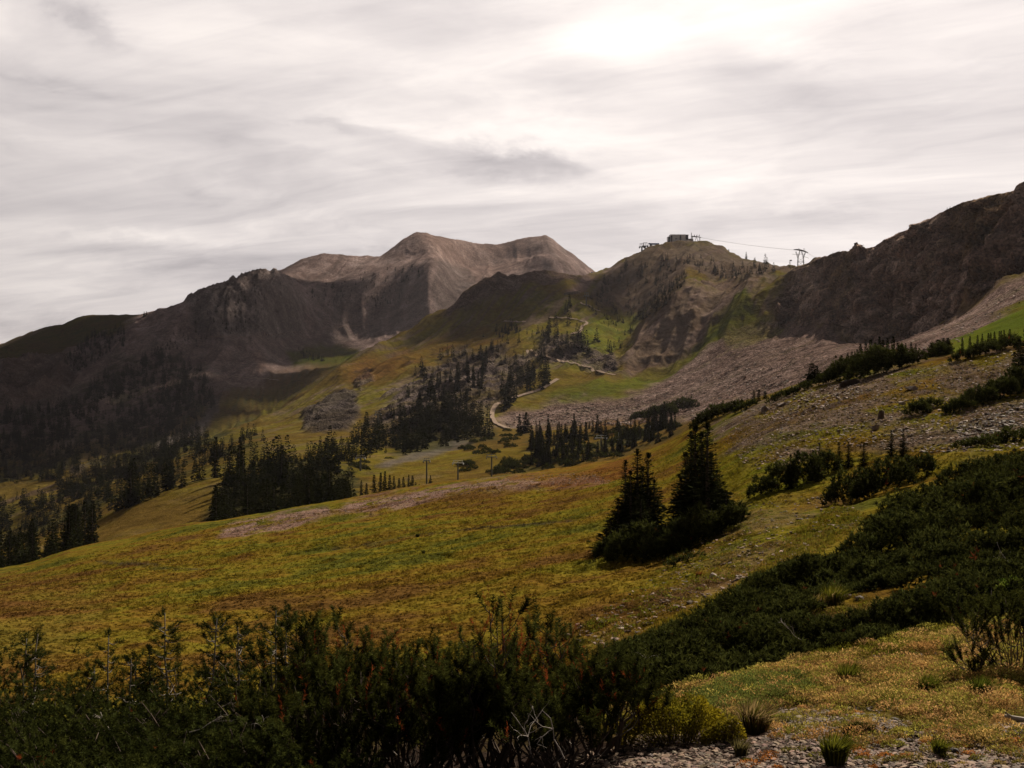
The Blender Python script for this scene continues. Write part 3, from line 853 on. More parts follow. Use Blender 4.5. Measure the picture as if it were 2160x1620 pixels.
def hits_v(px, py, y0=0.0, y1=1e9):
    """visible land points for many pixels; returns x, y, z, albedo, ok"""
    n = len(px)
    X, Y, Z = np.zeros(n), np.zeros(n), np.zeros(n)
    A = np.zeros((n, 3))
    ok = np.zeros(n, bool)
    parts, c = by_columns(px)
    for p in parts:
        if not len(p):
            continue
        cc = c[p[0]]
        i0, i1 = np.searchsorted(YY[:, cc], y0), np.searchsorted(YY[:, cc], y1)
        if i1 - i0 < 3:
            continue
        env = np.minimum.accumulate(PYD[i0:i1, cc])
        i = np.searchsorted(-env, -py[p])
        good = (i > 0) & (i < len(env))
        i = np.clip(i, 1, len(env) - 1)
        r0, r1 = env[i - 1], env[i]
        t = np.clip((r0 - py[p]) / np.maximum(r0 - r1, 1e-6), 0, 1)
        Yc, Zc = YY[i0:i1, cc], ZZ[i0:i1, cc]
        d = Yc[i - 1] + t * (Yc[i] - Yc[i - 1])
        Y[p] = d
        X[p] = (px[p] - CX) / FPX * d
        Z[p] = Zc[i - 1] + t * (Zc[i] - Zc[i - 1])
        A[p] = ALB[i0:i1, cc][i]
        ok[p] = good
    return X, Y, Z, A, ok


def in_poly(px, py, poly):
    p = np.array(poly, float)
    ins = np.zeros(px.shape, bool)
    n = len(p)
    for i in range(n):
        ax, ay = p[i]
        bx, by = p[(i + 1) % n]
        if ay != by:
            ins ^= ((ay > py) != (by > py)) & (px < (bx - ax) * (py - ay) / (by - ay) + ax)
    return ins


def sample_poly(poly, n, rng):
    p = np.array(poly, float)
    out = np.zeros((0, 2))
    while len(out) < n:
        q = rng.uniform(p.min(0), p.max(0), (n * 2 + 8, 2))
        out = np.vstack([out, q[in_poly(q[:, 0], q[:, 1], poly)]])
    return out[:n]


class Soup:
    def __init__(self):
        self.v, self.f, self.c, self.n = [], [], [], 0

    def add(self, v, f, c):
        v = np.asarray(v, float)
        c = np.asarray(c, float)
        if c.ndim == 1:
            c = np.tile(c, (len(v), 1))
        self.v.append(v)
        self.f.append(np.asarray(f) + self.n)
        self.c.append(c)
        self.n += len(v)

    def mesh(self, name, mat, smooth=False):
        return mesh_np(name, np.vstack(self.v), np.vstack(self.f), mat, smooth, np.vstack(self.c))

    def build(self, name, mat, parent=None, smooth=False, loc=None):
        return link(name, self.mesh(name, mat, smooth), parent, loc)


def unit(a):
    return a / np.maximum(np.linalg.norm(a, axis=-1, keepdims=True), 1e-9)


def perp(d, rng):
    r = rng.normal(size=d.shape)
    return unit(np.cross(d, r))


def blades(sp, P, D, Ln, W, C, rng, side=None, diamond=False):
    """thin leaves from P along D"""
    D = unit(D)
    S = perp(D, rng) if side is None else unit(side)
    n = len(P)
    Ln, W = np.broadcast_to(Ln, (n,))[:, None], np.broadcast_to(W, (n,))[:, None]
    tip = P + D * Ln
    if diamond:
        m = P + D * Ln * 0.45
        v = np.stack([P, m + S * W / 2, tip, m - S * W / 2], 1).reshape(-1, 3)
        b = np.arange(n)[:, None] * 4
        f = np.concatenate([b + [0, 1, 2], b + [0, 2, 3]])
        c = np.repeat(C, 4, 0)
    else:
        v = np.stack([P - S * W / 2, P + S * W / 2, tip], 1).reshape(-1, 3)
        f = np.arange(3 * n).reshape(-1, 3)
        c = np.repeat(C, 3, 0)
    sp.add(v, f, c)


def tube(sp, pts, rad, col, sides=5):
    pts = np.asarray(pts, float)
    n = len(pts)
    rad = np.broadcast_to(rad, (n,))
    t = unit(np.gradient(pts, axis=0))
    ref = np.array([0.31, 0.17, 0.93]) if abs(t[0, 2]) < 0.8 else np.array([0.9, 0.3, 0.1])
    a = unit(np.cross(t, ref))
    b = np.cross(t, a)
    ang = np.arange(sides) / sides * 2 * math.pi
    v = (pts[:, None] + rad[:, None, None] * (a[:, None] * np.cos(ang)[None, :, None] + b[:, None] * np.sin(ang)[None, :, None])).reshape(-1, 3)
    i, j = np.meshgrid(np.arange(n - 1), np.arange(sides), indexing='ij')
    j2 = (j + 1) % sides
    q = np.stack([i * sides + j, i * sides + j2, (i + 1) * sides + j2, (i + 1) * sides + j], -1).reshape(-1, 4)
    f = np.concatenate([q[:, [0, 1, 2]], q[:, [0, 2, 3]]])
    cap = np.array([[(n - 1) * sides, (n - 1) * sides + k, (n - 1) * sides + k + 1] for k in range(1, sides - 1)])
    sp.add(v, np.concatenate([f, cap]), col)


BOX_V = np.array([[-1, -1, -1], [1, -1, -1], [1, 1, -1], [-1, 1, -1], [-1, -1, 1], [1, -1, 1], [1, 1, 1], [-1, 1, 1]], float) / 2
BOX_F = np.array([[0, 2, 1], [0, 3, 2], [4, 5, 6], [4, 6, 7], [0, 1, 5], [0, 5, 4], [1, 2, 6], [1, 6, 5], [2, 3, 7], [2, 7, 6], [3, 0, 4], [3, 4, 7]])


def box(sp, cx, cy, cz, sx, sy, sz, col=(0.5, 0.5, 0.5), rz=0.0):
    v = BOX_V * [sx, sy, sz]
    c, s = math.cos(rz), math.sin(rz)
    v = np.stack([v[:, 0] * c - v[:, 1] * s, v[:, 0] * s + v[:, 1] * c, v[:, 2]], -1) + [cx, cy, cz]
    sp.add(v, BOX_F, col)


def bar(sp, a, b, r, col, sides=5):
    tube(sp, [a, b], r, col, sides)


def rock_shapes(n, rng, flat=0.5):
    t = (1 + 5 ** 0.5) / 2
    v0 = np.array([[-1, t, 0], [1, t, 0], [-1, -t, 0], [1, -t, 0], [0, -1, t], [0, 1, t], [0, -1, -t], [0, 1, -t], [t, 0, -1], [t, 0, 1], [-t, 0, -1], [-t, 0, 1]]) / 1.9
    f0 = np.array([[0, 11, 5], [0, 5, 1], [0, 1, 7], [0, 7, 10], [0, 10, 11], [1, 5, 9], [5, 11, 4], [11, 10, 2], [10, 7, 6], [7, 1, 8], [3, 9, 4], [3, 4, 2], [3, 2, 6], [3, 6, 8], [3, 8, 9], [4, 9, 5], [2, 4, 11], [6, 2, 10], [8, 6, 7], [9, 8, 1]])
    out = []
    for _ in range(n):
        v = v0 + rng.normal(0, 0.22, v0.shape)
        v = np.sign(v) * np.abs(v) ** 0.8                     # squarer
        v = v * [1, rng.uniform(0.6, 1.0), flat * rng.uniform(0.7, 1.3)]
        out.append((v, f0))
    return out


def scatter_copies(sp, shapes, P, S, C, rng, tilt=0.35):
    k = len(shapes)
    which = rng.integers(0, k, len(P))
    for i in range(k):
        m = np.nonzero(which == i)[0]
        if not len(m):
            continue
        v, f = shapes[i]
        a = rng.uniform(0, 2 * math.pi, len(m))
        ca, sa = np.cos(a)[:, None], np.sin(a)[:, None]
        tx, ty = rng.normal(0, tilt, (2, len(m)))
        vv = v[None] * S[m][:, None, None]
        x = vv[..., 0] * ca - vv[..., 1] * sa
        y = vv[..., 0] * sa + vv[..., 1] * ca
        z = vv[..., 2] + x * tx[:, None] + y * ty[:, None]
        w = np.stack([x, y, z], -1) + P[m][:, None, :]
        n = v.shape[0]
        ff = (f[None] + (np.arange(len(m)) * n)[:, None, None]).reshape(-1, 3)
        sp.add(w.reshape(-1, 3), ff, np.repeat(C[m], n, 0))


# ---- materials of the things
def mat_leaf(name, trans=0.35, var=0.55, gloss=0.0):
    m, k = new_mat(name)
    at = k.n('ShaderNodeAttribute', attribute_name='albedo')
    geo = k.n('ShaderNodeNewGeometry')
    f = k.m('ADD', 1.0 - var / 2, k.m('MULTIPLY', geo.outputs['Random Per Island'], var))
    col = k.mixc(1.0, at.outputs['Color'], k.comb(f, f, f), 'MULTIPLY')
    d = k.n('ShaderNodeBsdfDiffuse')
    k.l(col, d.inputs[0])
    t = k.n('ShaderNodeBsdfTranslucent')
    k.l(col, t.inputs[0])
    mx = k.n('ShaderNodeMixShader')
    mx.inputs[0].default_value = trans
    k.l(d.outputs[0], mx.inputs[1])
    k.l(t.outputs[0], mx.inputs[2])
    res = mx.outputs[0]
    if gloss:
        g = k.n('ShaderNodeBsdfGlossy')
        g.inputs['Roughness'].default_value = 0.45
        g.inputs[0].default_value = (0.9, 0.9, 0.8, 1)
        mg = k.n('ShaderNodeMixShader')
        mg.inputs[0].default_value = gloss
        k.l(res, mg.inputs[1])
        k.l(g.outputs[0], mg.inputs[2])
        res = mg.outputs[0]
    out = k.n('ShaderNodeOutputMaterial')
    k.l(res, out.inputs[0])
    return m


def mat_solid(name, rough=0.8, spec=0.2, nscale=6.0, namp=0.5, metal=0.0, bump=0.0):
    m, k = new_mat(name)
    at = k.n('ShaderNodeAttribute', attribute_name='albedo')
    tc = k.n('ShaderNodeTexCoord')
    n = k.noise(tc.outputs['Object'], nscale, 5, 0.6)
    f = k.m('ADD', 1.0 - namp / 2, k.m('MULTIPLY', n, namp))
    col = k.mixc(1.0, at.outputs['Color'], k.comb(f, f, f), 'MULTIPLY')
    bs = k.n('ShaderNodeBsdfPrincipled')
    k.l(col, bs.inputs['Base Color'])
    bs.inputs['Roughness'].default_value = rough
    bs.inputs['Specular IOR Level'].default_value = spec
    bs.inputs['Metallic'].default_value = metal
    if bump:
        b = k.n('ShaderNodeBump')
        b.inputs['Distance'].default_value = bump
        k.l(n, b.inputs['Height'])
        k.l(b.outputs[0], bs.inputs['Normal'])
    out = k.n('ShaderNodeOutputMaterial')
    k.l(bs.outputs[0], out.inputs[0])
    return m


M_NEEDLE = mat_leaf('needles', 0.30, 0.9, 0.0)
M_FIR = mat_leaf('fir_needles', 0.14, 0.9, 0.0)
M_LEAF = mat_leaf('leaves', 0.45, 0.7, 0.0)
M_GRASS = mat_leaf('grass_blades', 0.50, 0.6, 0.0)
M_BARK = mat_solid('bark', 0.9, 0.1, 14.0, 0.8, bump=0.01)
M_STONE = mat_solid('stone', 0.7, 0.08, 8.0, 0.6, bump=0.02)
M_METAL = mat_solid('painted_steel', 0.5, 0.4, 2.0, 0.25)
M_WALL = mat_solid('wall_panels', 0.75, 0.25, 0.4, 0.2)
M_GLASS = mat_solid('dark_glass', 0.15, 0.5, 0.5, 0.2)
M_DIRT = mat_solid('packed_dirt', 0.95, 0.05, 0.35, 0.5, bump=0.1)

NEED_D = np.array([0.019, 0.022, 0.009])


def ncol(n, rng, a=NEED_D, lo=0.5, hi=1.5, warm=0.25):
    b = rng.uniform(lo, hi, (n, 1)) * a[None]
    w = rng.uniform(0, warm, (n, 1))
    return b * (1 + w * np.array([[0.9, 0.5, -0.2]]))


def fir_meshes(h, r, whorls, per, sub, seed, ragged=0.3, base=0.05, power=0.8, blade=0.34, least=0.032, fat=1.0):
    """crown and trunk of a narrow mountain fir, base at the origin"""
    rng = np.random.default_rng(seed)
    sp = Soup()
    P, D, Ln, W = [], [], [], []
    for i in range(whorls):
        t = base + (1 - base) * ((i + rng.uniform(-0.4, 0.4)) / whorls)
        t = min(max(t, base), 0.985)
        prof = r * ((1 - t) ** power) + 0.015 * h
        nb = max(3, int(per * (0.6 + 0.6 * (1 - t))))
        a0 = rng.uniform(0, 6.28)
        for j in range(nb):
            if rng.random() < ragged * 0.35:
                continue
            a = a0 + 6.283 * j / nb + rng.normal(0, 0.25)
            ll = prof * rng.uniform(1 - ragged * 1.3, 1 + ragged * 0.8)
            droop = math.radians(-28 + 55 * t + rng.normal(0, 9))
            d = np.array([math.cos(a) * math.cos(droop), math.sin(a) * math.cos(droop), math.sin(droop)])
            for s in range(sub):
                fr = (s + rng.uniform(0.1, 0.9)) / sub
                yaw = rng.normal(0, 0.55)
                dd = np.array([math.cos(a + yaw) * math.cos(droop), math.sin(a + yaw) * math.cos(droop), math.sin(droop) + rng.normal(0.08, 0.18)])
                P.append(np.array([0, 0, t * h]) + d * ll * fr * 0.75)
                D.append(dd)
                Ln.append(max(ll * blade * rng.uniform(0.7, 1.4), least * h))
                W.append(Ln[-1] * rng.uniform(0.40, 0.65) * fat)
    P, D, Ln, W = np.array(P), np.array(D), np.array(Ln), np.array(W)
    side = unit(np.cross(D, np.array([0, 0, 1.0]))) * 0.6 + rng.normal(0, 0.8, D.shape)
    blades(sp, P, D, Ln, W, ncol(len(P), rng), rng, side, True)
    # leader
    k = 6
    blades(sp, np.tile([0, 0, h * 0.93], (k, 1)) + rng.normal(0, 0.004 * h, (k, 3)), np.tile([0, 0, 1.0], (k, 1)) + rng.normal(0, 0.12, (k, 3)),
           np.full(k, h * 0.075), np.full(k, h * 0.018), ncol(k, rng), rng, None, True)
    tr = Soup()
    tube(tr, [(0, 0, -0.06 * h), (0, 0, 0.3 * h), (0.004 * h, 0, 0.65 * h), (0, 0, 0.96 * h)], np.array([0.022, 0.017, 0.010, 0.002]) * h, np.array([0.085, 0.065, 0.052]), 6)
    return sp.mesh('crown', M_FIR), tr.mesh('trunk', M_BARK)
# ------------------------------------------------------------------ trees
FAR = [fir_meshes(10.0, r, 36, 9, 4, 200 + i, rg * 0.8, 0.02, pw, 0.42, 0.045, 1.5) for i, (r, rg, pw) in enumerate([(2.0, 0.30, 0.85), (1.6, 0.4, 0.75), (2.4, 0.35, 0.95), (1.45, 0.5, 0.65), (2.0, 0.55, 0.8), (3.0, 0.45, 1.0)])]
MIDF = [fir_meshes(10.0, r, 62, 10, 9, 300 + i, rg, 0.02, pw, 0.26, 0.016) for i, (r, rg, pw) in enumerate([(1.7, 0.45, 0.8), (1.35, 0.5, 0.7), (2.3, 0.5, 0.9), (1.5, 0.6, 0.75)])]
TREES = []          # every far conifer: x, y, z, height in metres, height in pixels, label, group


def grove(poly, n, hpx, label, group, y0, y1, seed, hmax=14.0, clump=0.0):
    rng = np.random.default_rng(seed)
    q = sample_poly(poly, n, rng)
    if clump:
        k = max(3, n // 5)
        cen = sample_poly(poly, k, rng)
        pick = rng.integers(0, k, n)
        mv = rng.random(n) < clump
        q[mv] = cen[pick[mv]] + rng.normal(0, 9, (mv.sum(), 2)) * [1.0, 0.8]
        q[mv & ~in_poly(q[:, 0], q[:, 1], poly)] = cen[pick[mv & ~in_poly(q[:, 0], q[:, 1], poly)]]
    X, Y, Z, A, ok = hits_v(q[:, 0], q[:, 1], y0, y1)
    for i in np.nonzero(ok)[0]:
        hp = rng.uniform(*hpx) * (0.8 + 0.4 * rng.random())
        TREES.append((X[i], Y[i], Z[i], min(hp * Y[i] / FPX, hmax), min(hp, hmax * FPX / Y[i]), label, group))


def row_of(items, label, group, seed=0):
    """items: (px, top row, distance)"""
    for px, top, d in items:
        z = ground(px, d)
        h = max((CY - top) / FPX * d - z, 1.2)
        TREES.append(((px - CX) / FPX * d, d, z, h, h * FPX / d, label, group))


rs = np.random.default_rng(5)
# corner grove behind the meadow's left edge
it = []
for i in range(64):
    px = rs.uniform(-60, 195)
    d = rs.uniform(185, 262)
    top = 1135 - 0.12 * px + rs.normal(0, 18) - (36 if px > 140 else 0)
    it.append((px, top, d))
row_of(it, 'dark fir in the grove at the lower left behind the meadow edge', 'firs at the lower left corner')
grove([(190, 1104), (300, 1060), (400, 1022), (478, 996), (470, 985), (380, 1000), (280, 1040), (185, 1085)], 74, (45, 85), 'dark fir on the spur above the long tree shadows', 'firs along the left spur', 250, 420, 21)
it = []
for i in range(96):
    px = rs.uniform(452, 668)
    d = rs.uniform(190, 350)
    gy = CY - FPX * ground(px, d) / d
    it.append((px, gy - rs.uniform(34, 92), d))
row_of(it, 'tall dark fir in the thick grove left of the lift towers', 'firs of the thick left grove')
it = []
for i in range(36):
    px = rs.uniform(648, 752)
    d = rs.uniform(195, 270)
    it.append((px, 985 + 0.22 * abs(px - 690) + rs.uniform(-8, 40), d))
row_of(it, 'bushy dark fir at the right end of the thick left grove', 'firs at the end of the left grove')
row_of([(762, 1012, 240), (773, 1018, 235), (789, 1000, 250), (803, 996, 240), (812, 993, 255), (822, 1001, 245), (831, 1003, 240), (842, 1008, 250), (851, 1005, 245), (862, 1000, 255), (870, 1002, 250), (877, 1016, 240), (908, 1002, 250), (884, 1020, 235)],
       'small fir standing along the meadow crest beside the lift towers', 'firs along the meadow crest')
grove([(650, 975), (720, 935), (820, 905), (835, 940), (800, 960), (700, 985)], 30, (32, 58), 'fir among the scattered trees on the valley floor above the left grove', 'scattered valley firs', 330, 620, 23)
grove([(828, 958), (850, 900), (905, 870), (960, 868), (1035, 900), (1045, 925), (960, 930), (900, 950)], 92, (32, 66), 'tall fir in the dense dark stand left of the dirt road bend', 'firs of the stand by the road bend', 400, 760, 24)
grove([(870, 870), (930, 800), (1000, 750), (1060, 760), (1010, 830), (960, 870)], 34, (20, 42), 'lone fir on the grey rock ribs of the middle hillside', 'firs on the rock ribs', 560, 1150, 25)
grove([(1040, 865), (1075, 805), (1110, 780), (1158, 788), (1160, 815), (1100, 845), (1062, 868)], 42, (30, 50), 'fir in the steep stand above the dirt road', 'firs above the dirt road', 560, 1100, 26)
grove([(1120, 760), (1150, 690), (1195, 645), (1230, 640), (1215, 700), (1300, 735), (1290, 752), (1200, 745), (1150, 770)], 48, (14, 34), 'small fir by the switchbacks of the hill track', 'firs by the switchbacks', 700, 1500, 27)
grove([(1110, 985), (1120, 925), (1180, 905), (1300, 905), (1420, 890), (1440, 905), (1400, 930), (1300, 960), (1180, 985)], 130, (20, 42), 'fir in the mixed scrub behind the meadow crest', 'firs in the valley scrub', 330, 720, 28)
row_of([(1243, 888, 500), (1258, 888, 505), (1302, 886, 470), (1110, 868, 560), (1096, 872, 560), (1385, 880, 420), (1424, 868, 400), (1416, 872, 410)], 'tall pointed fir rising above the valley scrub', 'tall firs above the scrub')
row_of([(1590, 822, 118), (1601, 821, 118), (1614, 824, 116)], 'small dark fir in the trio on the stony crest', 'trio of firs on the crest')
row_of([(1713, 765, 104), (1722, 770, 103), (1706, 790, 103)], 'dark fir left of the big crest grove', 'firs left of the crest grove')
it = [(1775, 748, 99), (1788, 742, 100), (1797, 740, 97), (1808, 735, 99), (1815, 724, 97), (1826, 722, 98), (1836, 715, 97), (1846, 720, 96), (1855, 708, 97), (1862, 716, 95), (1872, 712, 96), (1884, 708, 95), (1893, 722, 95), (1902, 726, 94), (1910, 722, 93), (1922, 720, 93), (1932, 724, 92), (1850, 735, 94), (1830, 745, 95), (1805, 760, 96), (1880, 740, 93), (1760, 770, 98), (1747, 785, 99)]
row_of(it, 'dark fir in the big grove on the right crest', 'firs of the right crest grove')
row_of([(1968, 722, 90), (1978, 715, 90), (1990, 712, 90), (1999, 712, 89), (1985, 728, 89), (2000, 735, 89)], 'fir in the small clump right of the crest grove', 'firs of the small crest clump')
row_of([(2030, 715, 88), (2046, 718, 88), (2062, 712, 87), (2072, 715, 87), (2085, 705, 87), (2098, 704, 87), (2108, 700, 86), (2118, 696, 86), (2130, 708, 86), (2090, 722, 86), (2112, 724, 85)], 'spindly fir on the upper right crest', 'spindly firs on the upper right crest')
row_of([(2150, 712, 66), (2164, 690, 64), (2178, 700, 63), (2140, 740, 66)], 'dark fir cut by the right edge of the picture', 'firs at the right edge')
grove([(1455, 575), (1530, 592), (1640, 578), (1690, 556), (1640, 556), (1560, 560), (1500, 566)], 44, (9, 20), 'tiny fir on the saddle below the tram tower', 'firs on the saddle', 900, 1600, 31)
grove([(1410, 548), (1450, 540), (1520, 550), (1510, 560), (1440, 562)], 26, (7, 13), 'tiny fir on the summit shoulder', 'firs on the summit shoulder', 1100, 1600, 32)
grove([(1335, 690), (1380, 620), (1420, 590), (1450, 582), (1410, 620), (1370, 680)], 46, (9, 18), 'tiny fir on the dark rib below the summit', 'firs on the rib', 850, 1300, 33)
grove([(1240, 640), (1290, 580), (1330, 555), (1345, 550), (1320, 580), (1265, 640)], 22, (8, 18), 'tiny fir on the left shoulder of the summit hill', 'firs on the left shoulder', 900, 1600, 34)
row_of([(405, 629, 1780), (418, 622, 1785), (428, 619, 1790), (436, 612, 1795), (449, 606, 1800), (460, 600, 1810), (304, 657, 1755), (309, 656, 1755), (640, 560, 2345), (1574, 531, 1440), (1537, 525, 1480), (1517, 524, 1500)], 'tiny fir standing on the far skyline', 'firs on the far skyline')
row_of([(1823, 522, 785), (1866, 508, 735), (1870, 506, 732), (1998, 447, 622), (2004, 449, 618), (1771, 530, 838), (1757, 532, 850), (1780, 531, 830)], 'stunted fir on the skyline of the rocky ridge', 'stunted firs on the rocky ridge')
# the wooded slopes of the left valley
grove([(-60, 1190), (-60, 1060), (100, 1050), (200, 1010), (330, 960), (420, 920), (480, 960), (380, 1012), (290, 1056), (190, 1100), (100, 1130)], 420, (16, 40), 'w', 'w', 330, 900, 44, 13, 0.6)
grove([(455, 1085), (480, 1000), (600, 960), (740, 985), (740, 1050), (640, 1066)], 120, (26, 62), 'w', 'w', 190, 420, 45, 12, 0.4)
grove([(650, 960), (760, 900), (860, 860), (960, 850), (1030, 900), (960, 940), (830, 965), (700, 985)], 150, (14, 40), 'w', 'w', 380, 760, 46, 12, 0.6)
grove([(800, 880), (900, 760), (1040, 700), (1160, 700), (1150, 790), (1040, 860), (900, 880)], 130, (10, 24), 'w', 'w', 560, 1150, 47, 12, 0.5)
grove([(1230, 645), (1290, 590), (1400, 540), (1450, 575), (1390, 620), (1340, 690), (1310, 740)], 130, (7, 15), 'w', 'w', 800, 1550, 48, 10, 0.7)
grove([(-60, 1030), (-60, 860), (60, 870), (150, 850), (230, 790), (330, 745), (430, 780), (458, 850), (440, 880), (400, 930), (330, 958), (200, 1005)], 1150, (11, 28), 'w', 'w', 560, 1800, 35, 14, 0.45)
grove([(110, 1010), (200, 1000), (330, 960), (420, 910), (440, 925), (300, 1000), (150, 1060)], 120, (18, 34), 'w', 'w', 500, 1500, 36)
grove([(430, 960), (540, 910), (560, 930), (450, 985)], 34, (16, 34), 'w', 'w', 400, 900, 37)
grove([(130, 760), (200, 700), (270, 690), (260, 730), (160, 790)], 160, (8, 16), 'w', 'w', 1000, 2100, 38, 12, 0.5)
grove([(640, 620), (740, 580), (870, 560), (905, 580), (860, 640), (700, 660)], 130, (5, 10), 'w', 'w', 1700, 2500, 39, 10, 0.6)
grove([(330, 740), (420, 650), (520, 600), (600, 620), (520, 690), (420, 740)], 110, (5, 11), 'w', 'w', 1300, 2100, 40, 10, 0.5)
grove([(1360, 660), (1420, 600), (1450, 590), (1400, 650)], 60, (7, 14), 'w', 'w', 850, 1300, 41, 10, 0.5)
grove([(620, 735), (640, 740), (690, 765), (640, 760)], 30, (6, 12), 'w', 'w', 1150, 2000, 42, 10, 0.5)
grove([(1040, 700), (1090, 682), (1100, 700), (1050, 715)], 40, (8, 15), 'w', 'w', 850, 1300, 43, 10, 0.3)

KEEP = ('crest', 'edge of the picture', 'skyline', 'lone', 'pointed')
TREES.sort(key=lambda t: (t[6] == 'w', not any(k in t[5] for k in KEEP), -t[4]))
named = [t for t in TREES if t[6] != 'w']
N_IND = 292
rt = random.Random(9)
CONI = []
for i, (c, t) in enumerate(FAR):
    root = None
    CONI.append((c, t))
first = {}
for x, y, z, h, hp, lab, grp in named[:N_IND]:
    v = rt.randrange(len(CONI)) if hp < 60 else rt.choice([0, 1, 3, 4])
    r = thing('fir_tree', lab, 'tree', (x, y, z - 0.03 * h), rt.uniform(0, 6.28), grp)
    wd = rt.uniform(0.75, 1.1) * (1.0 + 0.4 * max(0.0, 1 - hp / 45))
    if 'crest grove' in lab or 'right edge' in lab or 'trio' in lab:
        wd *= 2.4 if 'crest grove' in lab else 1.2
    r.scale = (h / 10 * wd, h / 10 * wd, h / 10)
    link('crown', CONI[v][0], r)
    link('trunk', CONI[v][1], r)
# all the smaller ones: far woods
rest = named[N_IND:] + [t for t in TREES if t[6] == 'w']
LOW = []
for i in range(5):
    c, t = fir_meshes(10.0, [1.7, 1.4, 2.1, 1.3, 1.9][i], 20, 7, 2, 400 + i, 0.25, 0.02, 0.75, 0.62, 0.055, 1.5)
    vv = np.empty(len(c.vertices) * 3, np.float32)
    c.vertices.foreach_get('co', vv)
    ff = np.empty(len(c.polygons) * 3, np.int32)
    c.polygons.foreach_get('vertices', ff)
    LOW.append((vv.reshape(-1, 3).astype(float), ff.reshape(-1, 3)))
wood = Soup()
rw = np.random.default_rng(77)
P = np.array([(t[0], t[1], t[2] - 0.03 * t[3]) for t in rest])
S = np.array([t[3] / 10 for t in rest])
cc = ncol(len(rest), rw, NEED_D * 0.8, 0.7, 1.3)
LOW = [(v * [1.15, 1.15, 1.0], f) for v, f in LOW]
scatter_copies(wood, LOW, P, S, cc, rw, 0.02)
tag(wood.build('woods', M_FIR), 'dark fir woods covering the far slopes', 'woods', kind='stuff')

# ---- the two fir clumps in the meadow
def mid_fir(px, base_row, top_row, var, label, group, wd=1.0, y0=20, y1=140):
    p = hit(px, base_row, y0, y1)
    if p is None:
        return None
    h = (base_row - top_row) * p[1] / FPX
    wd *= 1.15
    r = thing('fir_tree', label, 'tree', (p[0], p[1], p[2] - 0.04 * h), rt.uniform(0, 6.28), group)
    r.scale = (h / 10 * wd, h / 10 * wd, h / 10)
    link('crown', MIDF[var][0], r)
    link('trunk', MIDF[var][1], r)
    return r


ga, gb = 'firs of the left meadow clump', 'firs of the right meadow clump'
for a in [(1345, 1150, 938, 1, 'tallest fir of the left clump in the middle of the meadow', ga, 1.25), (1367, 1148, 946, 3, 'second tallest fir of the left meadow clump, right of its tallest', ga, 1.25),
          (1319, 1152, 962, 1, 'slim fir at the left of the left meadow clump', ga, 1.0), (1330, 1156, 985, 3, 'slim fir between the taller spires of the left meadow clump', ga, 1.1),
          (1380, 1140, 1005, 2, 'short fir on the right flank of the left meadow clump', ga, 1.4), (1304, 1160, 1045, 2, 'broad low fir on the left flank of the left meadow clump', ga, 1.7),
          (1288, 1170, 1090, 2, 'lowest bushy fir at the left foot of the left meadow clump', ga, 2.2), (1352, 1165, 1040, 2, 'broad fir in front of the left meadow clump', ga, 1.9),
          (1467, 1130, 886, 3, 'tall fir at the left of the right meadow clump', gb, 1.2), (1493, 1125, 880, 1, 'tallest fir of the right meadow clump', gb, 1.15),
          (1480, 1128, 900, 1, 'fir between the two tallest of the right meadow clump', gb, 1.2), (1447, 1132, 945, 3, 'shorter fir on the left side of the right meadow clump', gb, 1.3),
          (1436, 1135, 1000, 2, 'low fir at the left foot of the right meadow clump', gb, 1.4), (1512, 1115, 985, 2, 'short fir on the right flank of the right meadow clump', gb, 1.5),
          (1532, 1110, 1030, 2, 'broad low fir at the right edge of the right meadow clump', gb, 1.9), (1458, 1120, 900, 1, 'thin fir behind the left spire of the right meadow clump', gb, 1.0),
          (1355, 1146, 975, 2, 'full bodied fir behind the tallest two of the left meadow clump', ga, 1.2), (1325, 1150, 1010, 2, 'full bodied low fir behind the slim one of the left meadow clump', ga, 1.5),
          (1478, 1122, 930, 2, 'full bodied fir behind the spires of the right meadow clump', gb, 1.3), (1500, 1118, 945, 2, 'full bodied fir on the right behind the spires of the right meadow clump', gb, 1.3),
          (1550, 1100, 1060, 2, 'lowest fir at the far right of the right meadow clump', gb, 1.9)]:
    mid_fir(*a)
